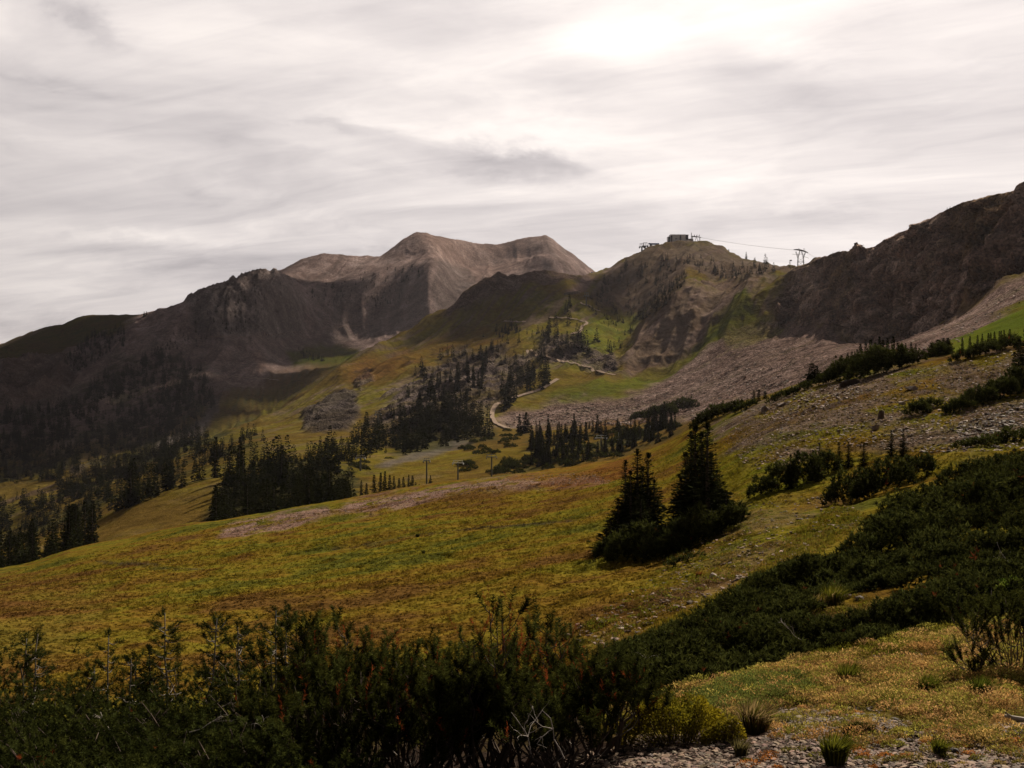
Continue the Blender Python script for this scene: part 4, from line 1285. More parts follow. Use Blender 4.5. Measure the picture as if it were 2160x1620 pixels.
# ------------------------------------------------------------------ low conifers, bushes and grass clumps
def mat_shrub(name, label, blobs, y_of, seed, dens, nb, blade, col, parent_cat='shrub', group=None, red=0.004, wood=False, up=0.5, wid=0.22):
    """a spreading dwarf conifer that follows the ground. blobs: (px, base row, half width px, height px)"""
    rng = np.random.default_rng(seed)
    Pall, Hall, Nall = [], [], []
    x0 = y0_ = z0 = None
    for (px, row, hw, hpx) in blobs:
        p = hit(px, row, *y_of) if len(y_of) == 2 else ((px - CX) / FPX * y_of[0], y_of[0], ground(px, y_of[0]))
        if p is None:
            continue
        if x0 is None:
            x0, y0_, z0 = p
        s = p[1] / FPX
        rx, rz_ = hw * s, hpx * s
        ry = rx * 0.75
        n = int(dens * math.pi * rx * ry * (1 + rz_ / max(rx, 0.1)))
        a = rng.uniform(0, 6.283, n)
        q = np.sqrt(rng.random(n))
        q = q ** 0.85
        wob = 1 + 0.16 * np.sin(3 * a + px) + 0.10 * np.sin(7 * a + 2 * px)
        X = p[0] + rx * wob * q * np.cos(a)
        Y = p[1] + ry * 0.6 + ry * wob * q * np.sin(a)
        prof = np.sqrt(np.clip(1 - q ** 2.4, 0, 1))
        lump = 0.72 + 0.30 * fbm(X / (0.22 * rx + 0.2), Y / (0.22 * rx + 0.2), 3, seed)
        Hh = rz_ * prof * lump
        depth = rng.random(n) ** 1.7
        Z = Hh * (1 - 0.75 * depth)
        Pall.append(np.stack([X, Y, Z], -1))
        Hall.append(depth)
        nn = np.stack([q * np.cos(a), q * np.sin(a), up + 0.8 * prof], -1)
        Nall.append(nn)
    if x0 is None:
        return None
    Pp, Hd, Nn = np.vstack(Pall), np.concatenate(Hall), np.vstack(Nall)
    Pp[:, 2] += ground_v(Pp[:, 0], Pp[:, 1])
    Pp -= [x0, y0_, z0]
    n = len(Pp)
    shoot_c = ncol(n, rng, col, 0.55, 1.5, 0.35)
    shoot_c *= (1.75 - 1.25 * Hd)[:, None]  # lit tops and shaded inner shoots painted into the colour
    dead = rng.random(n) < red
    shoot_c[dead] = np.array([0.16, 0.045, 0.018])
    axis = unit(unit(Nn) + rng.normal(0, 0.35, (n, 3)) + [-0.12, -0.05, 0.1])
    blade = blade * 0.72
    P3 = np.repeat(Pp, nb, 0) + np.repeat(axis, nb, 0) * (rng.random((n * nb, 1)) * blade * 0.9)
    D3 = np.repeat(axis, nb, 0) * 0.9 + rng.normal(0, 0.85, (n * nb, 3))
    sp = Soup()
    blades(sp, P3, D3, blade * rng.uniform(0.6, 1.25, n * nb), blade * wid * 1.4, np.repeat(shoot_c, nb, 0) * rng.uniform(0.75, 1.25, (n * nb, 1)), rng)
    root = thing(name, label, parent_cat, (x0, y0_, z0), 0, group)
    sp.build('foliage', M_NEEDLE, root)
    if wood:
        wd = Soup()
        m = rng.choice(n, min(n, 26 + n // 120), replace=False)
        for i in m:
            e = Pp[i]
            b0 = e * [0.55, 0.55, 0] + [0, 0, 0]
            gz = gxy(b0[0] + x0, b0[1] + y0_) - z0 - 0.03
            b0 = np.array([b0[0], b0[1], gz])
            midp = (b0 + e) / 2 + np.array([rng.normal(0, 0.08), rng.normal(0, 0.08), -0.1 * abs(e[2] - gz)])
            th = 0.006 + 0.0035 * np.linalg.norm(e - b0)
            tube(wd, [b0, midp, e], [th * 1.6, th, th * 0.35], np.array([0.11, 0.085, 0.07]) * rng.uniform(0.6, 1.6), 4)
        wd.build('branches', M_BARK, root)
    return root


DG = np.array([0.024, 0.028, 0.008])
# skirts of the two meadow clumps
mat_shrub('dwarf_fir', 'spreading skirt of fir boughs under the right meadow clump', [(1470, 1150, 58, 85), (1535, 1120, 34, 62), (1425, 1160, 42, 70), (1500, 1110, 44, 70), (1555, 1100, 20, 40)], (25, 120), 501, 95, 9, 0.24, DG, group=None, red=0.006)
mat_shrub('dwarf_fir', 'spreading skirt of fir boughs under the left meadow clump', [(1340, 1180, 60, 80), (1292, 1175, 32, 50), (1395, 1178, 44, 62)], (25, 120), 502, 95, 9, 0.24, DG, group=None)
mat_shrub('dwarf_fir', 'half bare low bough with grey twigs at the foot of the right meadow clump', [(1440, 1190, 34, 22)], (20, 120), 503, 60, 7, 0.2, DG * 1.3)
gmr = 'dwarf firs on the right of the meadow'
mat_shrub('dwarf_fir', 'spiky row of dwarf firs left of the larger thicket, below the stony slope', [(1612, 1045, 30, 45), (1650, 1035, 34, 75), (1700, 1020, 36, 90), (1745, 1000, 30, 70)], (25, 120), 504, 80, 9, 0.22, DG, group=gmr)
for a in [(1668, 1030, 955, 1, 'slim upright fir in the spiky row below the stony slope', 'slim firs in the spiky row', 1.3), (1728, 1010, 930, 3, 'taller upright fir in the spiky row below the stony slope', 'slim firs in the spiky row', 1.2), (1715, 1012, 945, 1, 'thin upright fir left of the taller one in the spiky row', 'slim firs in the spiky row', 1.2)]:
    mid_fir(*a)
mat_shrub('dwarf_fir', 'rounded dark thicket below the stony slope, right of the spiky row', [(1800, 1060, 58, 75), (1870, 1040, 62, 85), (1935, 1010, 48, 60)], (22, 120), 505, 85, 9, 0.22, DG, group=gmr)
for px in (1770, 1790, 1822, 1880, 1905):
    mid_fir(px, 985 if px < 1860 else 965, 930 if px < 1860 else 905, 3, 'sparse brownish sapling standing in the dark thicket below the stony slope', 'sparse saplings in the thicket', 1.3)
mat_shrub('dwarf_fir', 'largest dark thicket at the right edge below the stony slope', [(1880, 1150, 62, 75), (1960, 1130, 75, 95), (2040, 1110, 80, 110), (2120, 1090, 75, 120), (2190, 1070, 70, 120), (1930, 1085, 60, 60), (2060, 1030, 70, 70), (2150, 1010, 70, 70)], (18, 100), 506, 110, 10, 0.17, DG, group=gmr, red=0.003)
mat_shrub('dwarf_fir', 'thicket under the largest one at the right edge', [(2010, 1200, 70, 55), (2090, 1180, 70, 70), (2170, 1180, 60, 70)], (14, 60), 507, 150, 10, 0.13, DG * 1.1, group=gmr)
gdm = 'dwarf conifer mats above the gravel'
mat_shrub('dwarf_fir', 'upper mat of dwarf conifers beside the stony grass', [(1560, 1300, 60, 65), (1625, 1265, 62, 60), (1690, 1235, 62, 60), (1600, 1300, 60, 40)], (12, 60), 508, 190, 10, 0.115, DG * 1.15, group=gdm)
mat_shrub('dwarf_fir', 'rounded dwarf conifer mound right of the upper mat', [(1760, 1230, 60, 55), (1820, 1215, 62, 60), (1870, 1225, 40, 40)], (12, 60), 509, 190, 10, 0.115, DG, group=gdm)
mat_shrub('dwarf_fir', 'low left end of the dwarf conifer mats where they meet the pine bush', [(1270, 1450, 50, 65), (1330, 1440, 60, 72), (1400, 1420, 60, 75), (1350, 1380, 60, 40)], (9.5, 40), 510, 330, 11, 0.085, DG * 1.15, group=gdm, red=0.006, wood=True)
mat_shrub('dwarf_fir', 'broad middle of the dwarf conifer mats above the tan ground cover', [(1460, 1420, 62, 85), (1530, 1400, 65, 92), (1600, 1395, 65, 95), (1500, 1340, 65, 45), (1650, 1370, 50, 85), (1580, 1330, 60, 50)], (9.5, 40), 511, 330, 11, 0.085, DG * 1.1, group=gdm, red=0.004, wood=True)
mat_shrub('dwarf_fir', 'dwarf conifer mat between the green grass patch and the tan ground cover', [(1740, 1360, 55, 60), (1800, 1345, 60, 72), (1870, 1335, 62, 80)], (9.5, 40), 512, 330, 11, 0.085, DG, group=gdm, wood=True)
mat_shrub('dwarf_fir', 'rightmost dwarf conifer mat with sprigs showing against the grass', [(1930, 1325, 60, 90), (1990, 1310, 60, 95), (2050, 1290, 55, 90), (2010, 1260, 50, 50)], (9.5, 40), 513, 330, 11, 0.085, DG, group=gdm, wood=True)
mat_shrub('dwarf_fir', 'dark dwarf conifers filling the hollow between the mats and the largest thicket', [(1830, 1180, 60, 55), (1900, 1215, 60, 60), (1950, 1240, 60, 50), (1960, 1190, 55, 45), (2070, 1235, 60, 55), (2140, 1235, 60, 60)], (12, 60), 523, 170, 10, 0.125, DG * 1.1, group=gdm)
mat_shrub('dwarf_fir', 'dwarf conifer mat joining the upper mat to the middle one', [(1500, 1330, 50, 45), (1560, 1345, 55, 50), (1650, 1310, 55, 50), (1700, 1300, 40, 40), (1420, 1370, 50, 45)], (11, 60), 524, 230, 10, 0.10, DG * 1.15, group=gdm)
gst = 'dwarf firs on the stony slope'
mat_shrub('dwarf_fir', 'small dark mound on the stony slope, left of its larger neighbour', [(1940, 875, 26, 32), (1962, 862, 22, 20)], (35, 110), 514, 70, 9, 0.26, DG, group=gst)
mat_shrub('dwarf_fir', 'long dark mound on the stony slope reaching to the right edge', [(2025, 870, 30, 32), (2070, 855, 36, 42), (2115, 840, 40, 52), (2160, 830, 40, 70)], (35, 110), 515, 70, 9, 0.26, DG, group=gst)
mat_shrub('dwarf_fir', 'thin scrub at the right edge below the grey gravel', [(2080, 940, 50, 22), (2140, 935, 40, 36)], (28, 90), 516, 70, 9, 0.2, DG * 1.3, group=gst)
# scrub on the crest
gcr = 'scrub along the crest'
mat_shrub('dwarf_fir', 'dark scrub under the big crest grove', [(1755, 806, 30, 38), (1790, 802, 40, 62), (1840, 795, 46, 78), (1885, 782, 40, 62), (1925, 770, 26, 36)], (70, 130), 517, 30, 9, 0.36, DG, group=gcr)
mat_shrub('dwarf_fir', 'scrub under the small clump right of the crest grove', [(1985, 752, 26, 36)], (70, 130), 518, 30, 9, 0.36, DG, group=gcr)
mat_shrub('dwarf_fir', 'long low scrub on the upper right crest under the spindly firs', [(2040, 758, 26, 22), (2085, 748, 34, 30), (2130, 738, 34, 34)], (65, 130), 519, 30, 9, 0.36, DG, group=gcr)
mat_shrub('dwarf_fir', 'scrub running down the crest from the trio of firs', [(1575, 862, 22, 16), (1645, 842, 22, 14), (1690, 826, 26, 18)], (80, 140), 520, 30, 9, 0.36, DG, group=gcr)
mat_shrub('dwarf_fir', 'dark scrub where the stony slope meets the valley, left of the trio of firs', [(1520, 878, 30, 30), (1490, 892, 30, 34), (1550, 866, 24, 22)], (100, 200), 521, 26, 9, 0.4, DG, group=gcr)
mat_shrub('dwarf_fir', 'dark thicket on the boulder field edge above the valley scrub', [(1360, 880, 30, 18), (1400, 876, 34, 30), (1440, 868, 30, 32)], (350, 700), 522, 4.0, 8, 1.1, DG, group=gcr)
# scrub bushes on the valley floor: one form, many copies
bush_root = None
rb = np.random.default_rng(91)
q = np.vstack([sample_poly([(1110, 990), (1120, 930), (1300, 905), (1430, 895), (1440, 910), (1400, 930), (1300, 965), (1180, 992)], 64, rb),
               sample_poly([(960, 950), (1060, 905), (1100, 910), (1090, 945), (1000, 965)], 26, rb), sample_poly([(1000, 1000), (1060, 975), (1120, 965), (1110, 995), (1030, 1005)], 20, rb),
               sample_poly([(930, 1000), (1000, 970), (1010, 990), (950, 1005)], 5, rb), sample_poly([(740, 985), (800, 960), (830, 965), (780, 995)], 6, rb)])
X, Y, Z, A, ok = hits_v(q[:, 0], q[:, 1], 250, 800)
sp = Soup()
n = 420
a, qq = rb.uniform(0, 6.283, n), np.sqrt(rb.random(n))
hgt = np.sqrt(np.clip(1 - qq ** 2.2, 0, 1)) * (0.75 + 0.4 * np.sin(3 * a + 4 * qq))
Pq = np.stack([qq * np.cos(a) * 1.6, qq * np.sin(a) * 1.3, hgt * (1 - 0.5 * rb.random(n))], -1)
Dq = np.stack([qq * np.cos(a), qq * np.sin(a), 0.7 + 0 * a], -1) + rb.normal(0, 0.4, (n, 3))
blades(sp, Pq, Dq, rb.uniform(0.3, 0.55, n), 0.16, ncol(n, rb, DG * 1.1, 0.6, 1.6, 0.5), rb, None, True)
bm = sp.mesh('scrub_bush', M_NEEDLE)
for i in np.nonzero(ok)[0]:
    s = rb.uniform(0.8, 1.7)
    o = link('scrub_bush', bm, None, (X[i], Y[i], Z[i] - 0.15), rb.uniform(0, 6.28), (s * rb.uniform(0.9, 1.5), s, s * rb.uniform(0.8, 1.3)))
    tag(o, 'low dark scrub bush on the valley floor among the small firs', 'bush', 'scrub bushes on the valley floor')


def carpet(label, poly, y0, y1, hpx, n, nb, blade, col, seed, group=None, red=0.003):
    """a closed carpet of dwarf conifer over a patch of ground"""
    rng = np.random.default_rng(seed)
    q = sample_poly(poly, n, rng)
    X, Y, Z, A, ok = hits_v(q[:, 0], q[:, 1], y0, y1)
    X, Y, Z, q = X[ok], Y[ok], Z[ok], q[ok]
    n = len(X)
    p_ = np.array(poly, float)
    d2 = np.full(n, 1e9)
    for i in range(len(p_)):
        a, b = p_[i], p_[(i + 1) % len(p_)]
        e = b - a
        t = np.clip(((q - a) @ e) / (e @ e), 0, 1)
        d2 = np.minimum(d2, ((q - a - t[:, None] * e) ** 2).sum(1))
    edge = np.sqrt(np.clip(np.sqrt(d2) / 34.0, 0, 1))
    s = Y / FPX
    lump = np.clip(0.62 + 1.0 * fbm(X / (s.mean() * 110), Y / (s.mean() * 110), 2, seed) + 0.6 * fbm(X / (s.mean() * 40), Y / (s.mean() * 40), 2, seed + 9), 0.12, 1.5)
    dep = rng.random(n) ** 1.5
    P_ = np.stack([X, Y, Z + hpx * s * edge * lump * (1 - 0.8 * dep)], -1)
    o0 = np.array([X.mean(), Y.mean(), Z.mean()])
    P_ -= o0
    C = ncol(n, rng, col, 0.5, 1.5, 0.35) * (0.85 + 0.6 * fbm(X / 0.9, Y / 0.9, 3, seed + 3))[:, None] * (2.0 - 1.55 * dep)[:, None]  # highlights on the tops and shade deeper in are put into the colour
    C[rng.random(n) < red] = np.array([0.16, 0.045, 0.018])
    ax = unit(rng.normal(0, 0.42, (n, 3)) + [-0.1, -0.1, 0.75])
    blade = blade * 0.68
    B = np.repeat(P_, nb, 0) + np.repeat(ax, nb, 0) * (rng.random((n * nb, 1)) * blade * 0.9)
    D = np.repeat(ax, nb, 0) * 0.8 + rng.normal(0, 0.85, (n * nb, 3))
    sp = Soup()
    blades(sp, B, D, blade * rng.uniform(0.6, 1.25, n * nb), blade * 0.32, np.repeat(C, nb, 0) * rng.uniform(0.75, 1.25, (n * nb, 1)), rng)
    r_ = thing('dwarf_fir', label, 'shrub', tuple(o0), 0, group)
    sp.build('foliage', M_NEEDLE, r_)
    return r_


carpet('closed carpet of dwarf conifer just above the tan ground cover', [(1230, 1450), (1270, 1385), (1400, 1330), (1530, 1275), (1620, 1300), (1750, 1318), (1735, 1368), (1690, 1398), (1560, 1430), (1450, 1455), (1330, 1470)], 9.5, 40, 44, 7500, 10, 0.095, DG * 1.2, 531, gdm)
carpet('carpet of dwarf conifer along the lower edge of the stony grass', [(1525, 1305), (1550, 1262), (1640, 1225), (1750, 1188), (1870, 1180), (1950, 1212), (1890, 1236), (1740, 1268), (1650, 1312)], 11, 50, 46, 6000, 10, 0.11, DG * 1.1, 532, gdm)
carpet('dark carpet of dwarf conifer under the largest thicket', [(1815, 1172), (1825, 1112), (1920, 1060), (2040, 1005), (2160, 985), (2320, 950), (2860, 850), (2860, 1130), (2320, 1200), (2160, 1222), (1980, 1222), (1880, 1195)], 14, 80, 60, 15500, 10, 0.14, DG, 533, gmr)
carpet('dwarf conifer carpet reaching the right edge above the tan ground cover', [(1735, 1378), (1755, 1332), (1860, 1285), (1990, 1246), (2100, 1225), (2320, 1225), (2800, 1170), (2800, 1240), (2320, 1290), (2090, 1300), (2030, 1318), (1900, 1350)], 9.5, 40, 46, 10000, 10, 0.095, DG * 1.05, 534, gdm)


# ---- near shoots
def brush(sp, P, A, L_, R_, nn, C, rng, spread=0.75, w=0.0045):
    """bottle-brush shoots: needles set all round an axis"""
    n = len(P)
    A = unit(A)
    t = rng.random((n, nn))
    B = np.repeat(P, nn, 0) + np.repeat(A, nn, 0) * (t.reshape(-1, 1) * np.repeat(L_, nn)[:, None])
    S = perp(np.repeat(A, nn, 0), rng)
    D = np.repeat(A, nn, 0) * (1 - spread * 0.55) + S * spread
    blades(sp, B, D, np.repeat(R_, nn) * rng.uniform(0.75, 1.15, n * nn), w, np.repeat(C, nn, 0) * rng.uniform(0.7, 1.3, (n * nn, 1)), rng)


BARK = np.array([0.10, 0.075, 0.06])
PALE = np.array([0.42, 0.37, 0.33])
RUST = np.array([0.30, 0.072, 0.024])
PINE = np.array([0.046, 0.053, 0.014])


def pine_bush(label, px, d, width, height, nstem, seed, shoots=260, rust=0.05, lean=(0, 0), bare=0.25, needle=0.048, group='pine bushes in front', col=PINE, thick=1.0):
    rng = np.random.default_rng(seed)
    height *= 0.93
    x0 = (px - CX) / FPX * d
    z0 = ground(px, d)
    st, fo, de, tw = Soup(), Soup(), Soup(), Soup()
    SP_, SA, SL = [], [], []
    for s in range(nstem):
        a = rng.uniform(0, 6.283)
        rr = math.sqrt(rng.random())
        end = np.array([math.cos(a) * rr * width / 2 + lean[0], math.sin(a) * rr * width * 0.32 + lean[1], height * (1 - 0.45 * rr ** 2) * rng.uniform(0.82, 1.04)])
        b = np.array([end[0] * 0.25 + rng.normal(0, 0.06), end[1] * 0.25 + rng.normal(0, 0.05), -0.08])
        c1 = np.array([end[0] * 0.72, end[1] * 0.72, end[2] * 0.22])
        c2 = np.array([end[0] * 0.98, end[1] * 0.98, end[2] * 0.60])
        tt = np.linspace(0, 1, 9)[:, None]
        pts = (1 - tt) ** 3 * b + 3 * (1 - tt) ** 2 * tt * c1 + 3 * (1 - tt) * tt ** 2 * c2 + tt ** 3 * end
        pts[1:-1] += rng.normal(0, 0.014, (7, 3))
        r0 = (0.012 + 0.010 * rng.random()) * thick
        tube(st, pts, np.linspace(r0, 0.004 * thick, 9), BARK * rng.uniform(0.6, 1.5), 5)
        nbr = max(3, shoots // nstem // 2)
        for j in range(nbr):
            f = rng.uniform(bare, 1.0) ** 0.8
            k = min(int(f * 8), 7)
            p = pts[k] + (pts[k + 1] - pts[k]) * (f * 8 - k)
            aa = rng.uniform(0, 6.283)
            ln = rng.uniform(0.10, 0.34) * (1.15 - 0.6 * f)
            e = p + np.array([math.cos(aa) * ln * 0.8, math.sin(aa) * ln * 0.8, ln * rng.uniform(0.5, 1.1)])
            m = (p + e) / 2 + np.array([math.cos(aa), math.sin(aa), -0.6]) * ln * 0.12
            if f < bare + 0.16 and rng.random() < 0.75:
                tube(tw, [p, m, e], [0.005, 0.0035, 0.0015], PALE * rng.uniform(0.5, 1.1), 4)
                continue
            tube(st, [p, m, e], [0.005, 0.004, 0.003], BARK, 4)
            for q_ in range(2 if rng.random() < 0.7 else 3):
                ax = unit(np.array([math.cos(aa) * 0.35, math.sin(aa) * 0.35, 0.85]) + rng.normal(0, 0.28, 3))
                SP_.append(e - ax * 0.03 + rng.normal(0, 0.012, 3) * (q_ > 0))
                SA.append(ax)
                SL.append(rng.uniform(0.11, 0.22))
        ax = unit(pts[-1] - pts[-2])
        SP_.append(pts[-1] - ax * 0.05)
        SA.append(ax)
        SL.append(rng.uniform(0.14, 0.24))
    SP_, SA, SL = np.array(SP_), np.array(SA), np.array(SL)
    n = len(SP_)
    C = ncol(n, rng, col, 0.40, 1.8, 0.35)
    rd = rng.random(n) < rust * 2.4
    R_ = needle * rng.uniform(0.8, 1.15, n)
    if (~rd).any():
        brush(fo, SP_[~rd], SA[~rd], SL[~rd], R_[~rd], 105, C[~rd], rng, 0.86, 0.0065)
    root = thing('pine_bush', label, 'bush', (x0, d, z0), 0, group)
    st.build('stems', M_BARK, root, True)
    fo.build('foliage', M_NEEDLE, root)
    if rd.any():
        brush(de, SP_[rd], SA[rd], SL[rd] * 1.1, R_[rd] * 0.8, 34, np.tile(RUST, (rd.sum(), 1)) * rng.uniform(0.6, 1.3, (rd.sum(), 1)), rng, 0.6)
        o = de.build('dead_foliage', M_NEEDLE, root)
        o['label'] = 'rust red dead needles'
    if tw.n:
        o = tw.build('dead_twigs', M_BARK, root, True)
        o['label'] = 'bare silvery twigs'
    return root


pb = 'pine bushes along the bottom edge'
pine_bush('pine bush at the left end of the row, with upright bottlebrush tips', 630, 9.6, 1.25, 1.36, 15, 601, 300, 0.03, group=pb)
pine_bush('pine bush with rust red tips left of the middle of the row', 745, 9.9, 1.2, 1.34, 15, 602, 300, 0.09, group=pb)
pine_bush('pine bush with pale bent twigs in the middle of the row', 860, 9.7, 1.2, 1.22, 15, 603, 290, 0.08, group=pb)
pine_bush('pine bush with thin gaps right of the middle of the row', 965, 9.8, 1.1, 1.20, 13, 604, 240, 0.08, group=pb)
pine_bush('tallest pine bush of the row, with rust red leading shoots', 1085, 9.3, 0.85, 1.60, 13, 605, 230, 0.20, group=pb, bare=0.3)
pine_bush('pine bush at the right end of the row with rusty sides', 1185, 9.2, 0.95, 1.04, 13, 606, 230, 0.12, group=pb)
pine_bush('low pine bush beside the gravel with bare stems at its foot', 1275, 8.6, 0.70, 0.78, 14, 607, 210, 0.05, group=pb, bare=0.35)
pine_bush('dark pine bush low in front of the left half of the row', 690, 8.8, 1.3, 1.02, 17, 608, 320, 0.02, group=pb, bare=0.12)
pine_bush('dark pine bush low in front of the middle of the row', 860, 8.7, 1.3, 0.98, 17, 609, 320, 0.02, group=pb, bare=0.12)
pine_bush('dark pine bush low in front of the tallest one', 1030, 8.6, 1.2, 0.98, 17, 610, 300, 0.02, group=pb, bare=0.2)
pine_bush('pine bush with a fan of bare stems at the bottom right of the row', 1170, 8.3, 0.9, 0.62, 18, 611, 170, 0.02, group=pb, bare=0.5)
pine_bush('half bare pine shrub at the right edge beside the tan ground cover', 2150, 10.6, 1.0, 0.72, 40, 612, 80, 0.0, group=None, bare=0.55, needle=0.026, thick=0.42, lean=(-0.12, 0))
pine_bush('small pine seedling in the grass below the rightmost mat', 2058, 10.4, 0.16, 0.26, 4, 613, 24, 0.0, group=None, needle=0.03)


# cushions of dwarf fir at the lower left
def near_mat(label, cells, seed, nsh, col=np.array([0.029, 0.036, 0.0105])):
    rng = np.random.default_rng(seed)
    sp, wd, dd = Soup(), Soup(), Soup()
    x0 = (cells[0][0] - CX) / FPX * cells[0][1]
    y0_ = cells[0][1]
    z0 = ground(cells[0][0], y0_)
    tot = sum(c[2] ** 2 for c in cells)
    for (px, d, rx, h) in cells:
        n = int(nsh * rx ** 2 / tot)
        a, q_ = rng.uniform(0, 6.283, n), np.sqrt(rng.random(n))
        X = (px - CX) / FPX * d + rx * q_ * np.cos(a)
        Y = d + rx * 0.8 * q_ * np.sin(a)
        prof = np.sqrt(np.clip(1 - q_ ** 2.6, 0, 1))
        lump = 0.66 + 0.75 * fbm(X / 0.36, Y / 0.36, 3, seed)
        H = 1.22 * h * (0.3 + 0.7 * prof) * lump
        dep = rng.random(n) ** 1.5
        Z = ground_v(X, Y) + H * (1 - 0.7 * dep)
        P_ = np.stack([X - x0, Y - y0_, Z - z0], -1)
        ax = unit(np.stack([0.5 * q_ * np.cos(a) - 0.15, 0.4 * q_ * np.sin(a) - 0.1, 0.55 + 0 * a], -1) + rng.normal(0, 0.38, (n, 3)))
        C = ncol(n, rng, col, 0.35, 1.9, 0.4) * (1.45 - 1.0 * dep)[:, None]  # shade inside the cushion painted in: deeper shoots get darker colour
        C[rng.random(n) < 0.004] = RUST
        brush(sp, P_, ax, rng.uniform(0.05, 0.09, n), np.full(n, 0.030), 40, C, rng, 0.85, 0.006)
        for i in rng.choice(n, n // 14, replace=False):
            b = P_[i] - ax[i] * 0.02
            e = b - np.array([0.25 * math.cos(a[i]), 0.2 * math.sin(a[i]), 0.30]) * rng.uniform(0.5, 1.1)
            tube(wd, [e, (b + e) / 2 + rng.normal(0, 0.02, 3), b], [0.008, 0.006, 0.003], BARK * rng.uniform(0.5, 1.6), 4)
    root = thing('dwarf_fir', label, 'shrub', (x0, y0_, z0), 0, 'dwarf fir cushions at the lower left')
    sp.build('foliage', M_NEEDLE, root)
    wd.build('branches', M_BARK, root, True)
    return root


near_mat('dwarf fir cushion in the lower left corner', [(40, 9.2, 0.95, 0.62), (-60, 10.2, 1.0, 0.8), (60, 10.8, 0.9, 0.85)], 621, 2300)
near_mat('dwarf fir cushion right of the corner one', [(210, 9.3, 0.9, 0.62), (170, 10.4, 0.9, 0.85), (270, 10.8, 0.9, 0.80)], 622, 2300)
near_mat('dwarf fir cushion below the tall bare saplings', [(380, 9.4, 0.9, 0.66), (400, 10.5, 0.95, 0.88)], 623, 2000)
near_mat('dwarf fir cushion meeting the pine row', [(540, 9.4, 0.85, 0.72), (520, 10.6, 0.9, 0.95)], 624, 1900)
near_mat('dwarf fir cushion along the bottom edge at the left', [(120, 8.3, 0.9, 0.5), (320, 8.3, 0.9, 0.5)], 625, 1900)
near_mat('dwarf fir cushion along the bottom edge beside the pine row', [(500, 8.3, 0.85, 0.55), (620, 8.3, 0.7, 0.5)], 626, 1500)


def sapling(label, px, top, d, seed, nbr=7, full=0.4, trunk=PALE * 0.55):
    rng = np.random.default_rng(seed)
    x0 = (px - CX) / FPX * d
    z0 = ground(px, d)
    h = (CY - top) / FPX * d - z0
    st, fo, tw = Soup(), Soup(), Soup()
    lean = rng.normal(0, 0.05, 2)
    k = np.linspace(0, 1, 8)
    pts = np.stack([lean[0] * h * k ** 1.5 + rng.normal(0, 0.006, 8), lean[1] * k + rng.normal(0, 0.006, 8), -0.1 + (h + 0.1) * k], -1)
    tube(st, pts, np.linspace(0.015, 0.005, 8), trunk, 6)
    P_, A_ = [], []
    for j in range(nbr * 4):
        f = rng.uniform(0.25, 0.97)
        p = np.array([np.interp(f, k, pts[:, i]) for i in range(3)])
        a = rng.uniform(0, 6.283)
        ln = rng.uniform(0.08, 0.26) * (1.15 - 0.65 * f)
        e = p + np.array([math.cos(a) * ln, math.sin(a) * ln, ln * rng.uniform(-0.15, 0.55)])
        m = (p + e) / 2 + np.array([0, 0, -0.02])
        alive = f > 1 - full * 1.3 or rng.random() < 0.45
        tube(st if alive else tw, [p, m, e], [0.006, 0.0045, 0.002], trunk if alive else PALE, 4)
        if not alive and rng.random() < 0.6:
            e2 = m + np.array([math.cos(a + 0.9), math.sin(a + 0.9), 0.4]) * ln * 0.45
            tube(tw, [m, (m + e2) / 2, e2], [0.004, 0.003, 0.0015], PALE, 4)
        if alive:
            for t in (0.45, 0.75, 1.0):
                P_.append(p + (e - p) * t)
                A_.append(unit(e - p) + rng.normal(0, 0.3, 3) + [0, 0, 0.35])
    for t in range(5):
        P_.append(pts[-1] + rng.normal(0, 0.02, 3) - [0, 0, 0.02])
        A_.append(np.array([0, 0, 1.0]) + rng.normal(0, 0.45, 3))
    P_, A_ = np.array(P_), np.array(A_)
    brush(fo, P_, A_, rng.uniform(0.05, 0.10, len(P_)), np.full(len(P_), 0.036), 40, ncol(len(P_), rng, np.array([0.036, 0.045, 0.014]), 0.5, 1.4, 0.4), rng, 0.75, 0.005)
    root = thing('sapling', label, 'tree', (x0, d, z0), 0, 'spindly saplings over the lower left')
    st.build('trunk', M_BARK, root, True)
    fo.build('foliage', M_NEEDLE, root)
    if tw.n:
        o = tw.build('dead_branches', M_BARK, root, True)
        o['label'] = 'bleached bare side branches'
    return root


for i, (px, top, d, nb, full, lab) in enumerate([
        (48, 1345, 10.6, 9, 0.45, 'spindly sapling with a tufted top at the far left'), (66, 1338, 10.4, 8, 0.45, 'leaning sapling just right of the far left one'),
        (227, 1342, 10.6, 6, 0.25, 'thin bare-stemmed sapling with one tuft, standing alone'), (268, 1392, 10.2, 5, 0.2, 'leafless pale stick between the lone sapling and the bushy little fir'),
        (357, 1292, 10.6, 10, 0.35, 'tall sapling with a sparse top left of the bleached one'), (442, 1302, 10.3, 11, 0.28, 'tall sapling with bleached bare branches down its trunk'),
        (510, 1318, 10.6, 10, 0.55, 'bushy topped sapling left of the pine row'), (578, 1285, 10.3, 10, 0.35, 'tall sapling with forked top at the start of the pine row'), (597, 1290, 10.5, 8, 0.4, 'tall sapling beside the forked one'),
        (280, 1388, 10.9, 6, 0.5, 'low sapling behind the pale stick'),
        (184, 1412, 10.7, 5, 0.5, 'smallest sapling left of the lone one')]):
    sapling(lab, px, top, d, 640 + i, nb, full)
r = thing('fir_tree', 'bushy little pointed fir among the saplings at the lower left', 'tree', ((315 - CX) / FPX * 11.0, 11.0, ground(315, 11.0)), 0.4)
hh_ = (CY - 1358) / FPX * 11.0 - ground(315, 11.0)
r.scale = (hh_ / 10 * 1.2, hh_ / 10 * 1.2, hh_ / 10)
link('crown', MIDF[2][0], r)
link('trunk', MIDF[2][1], r)


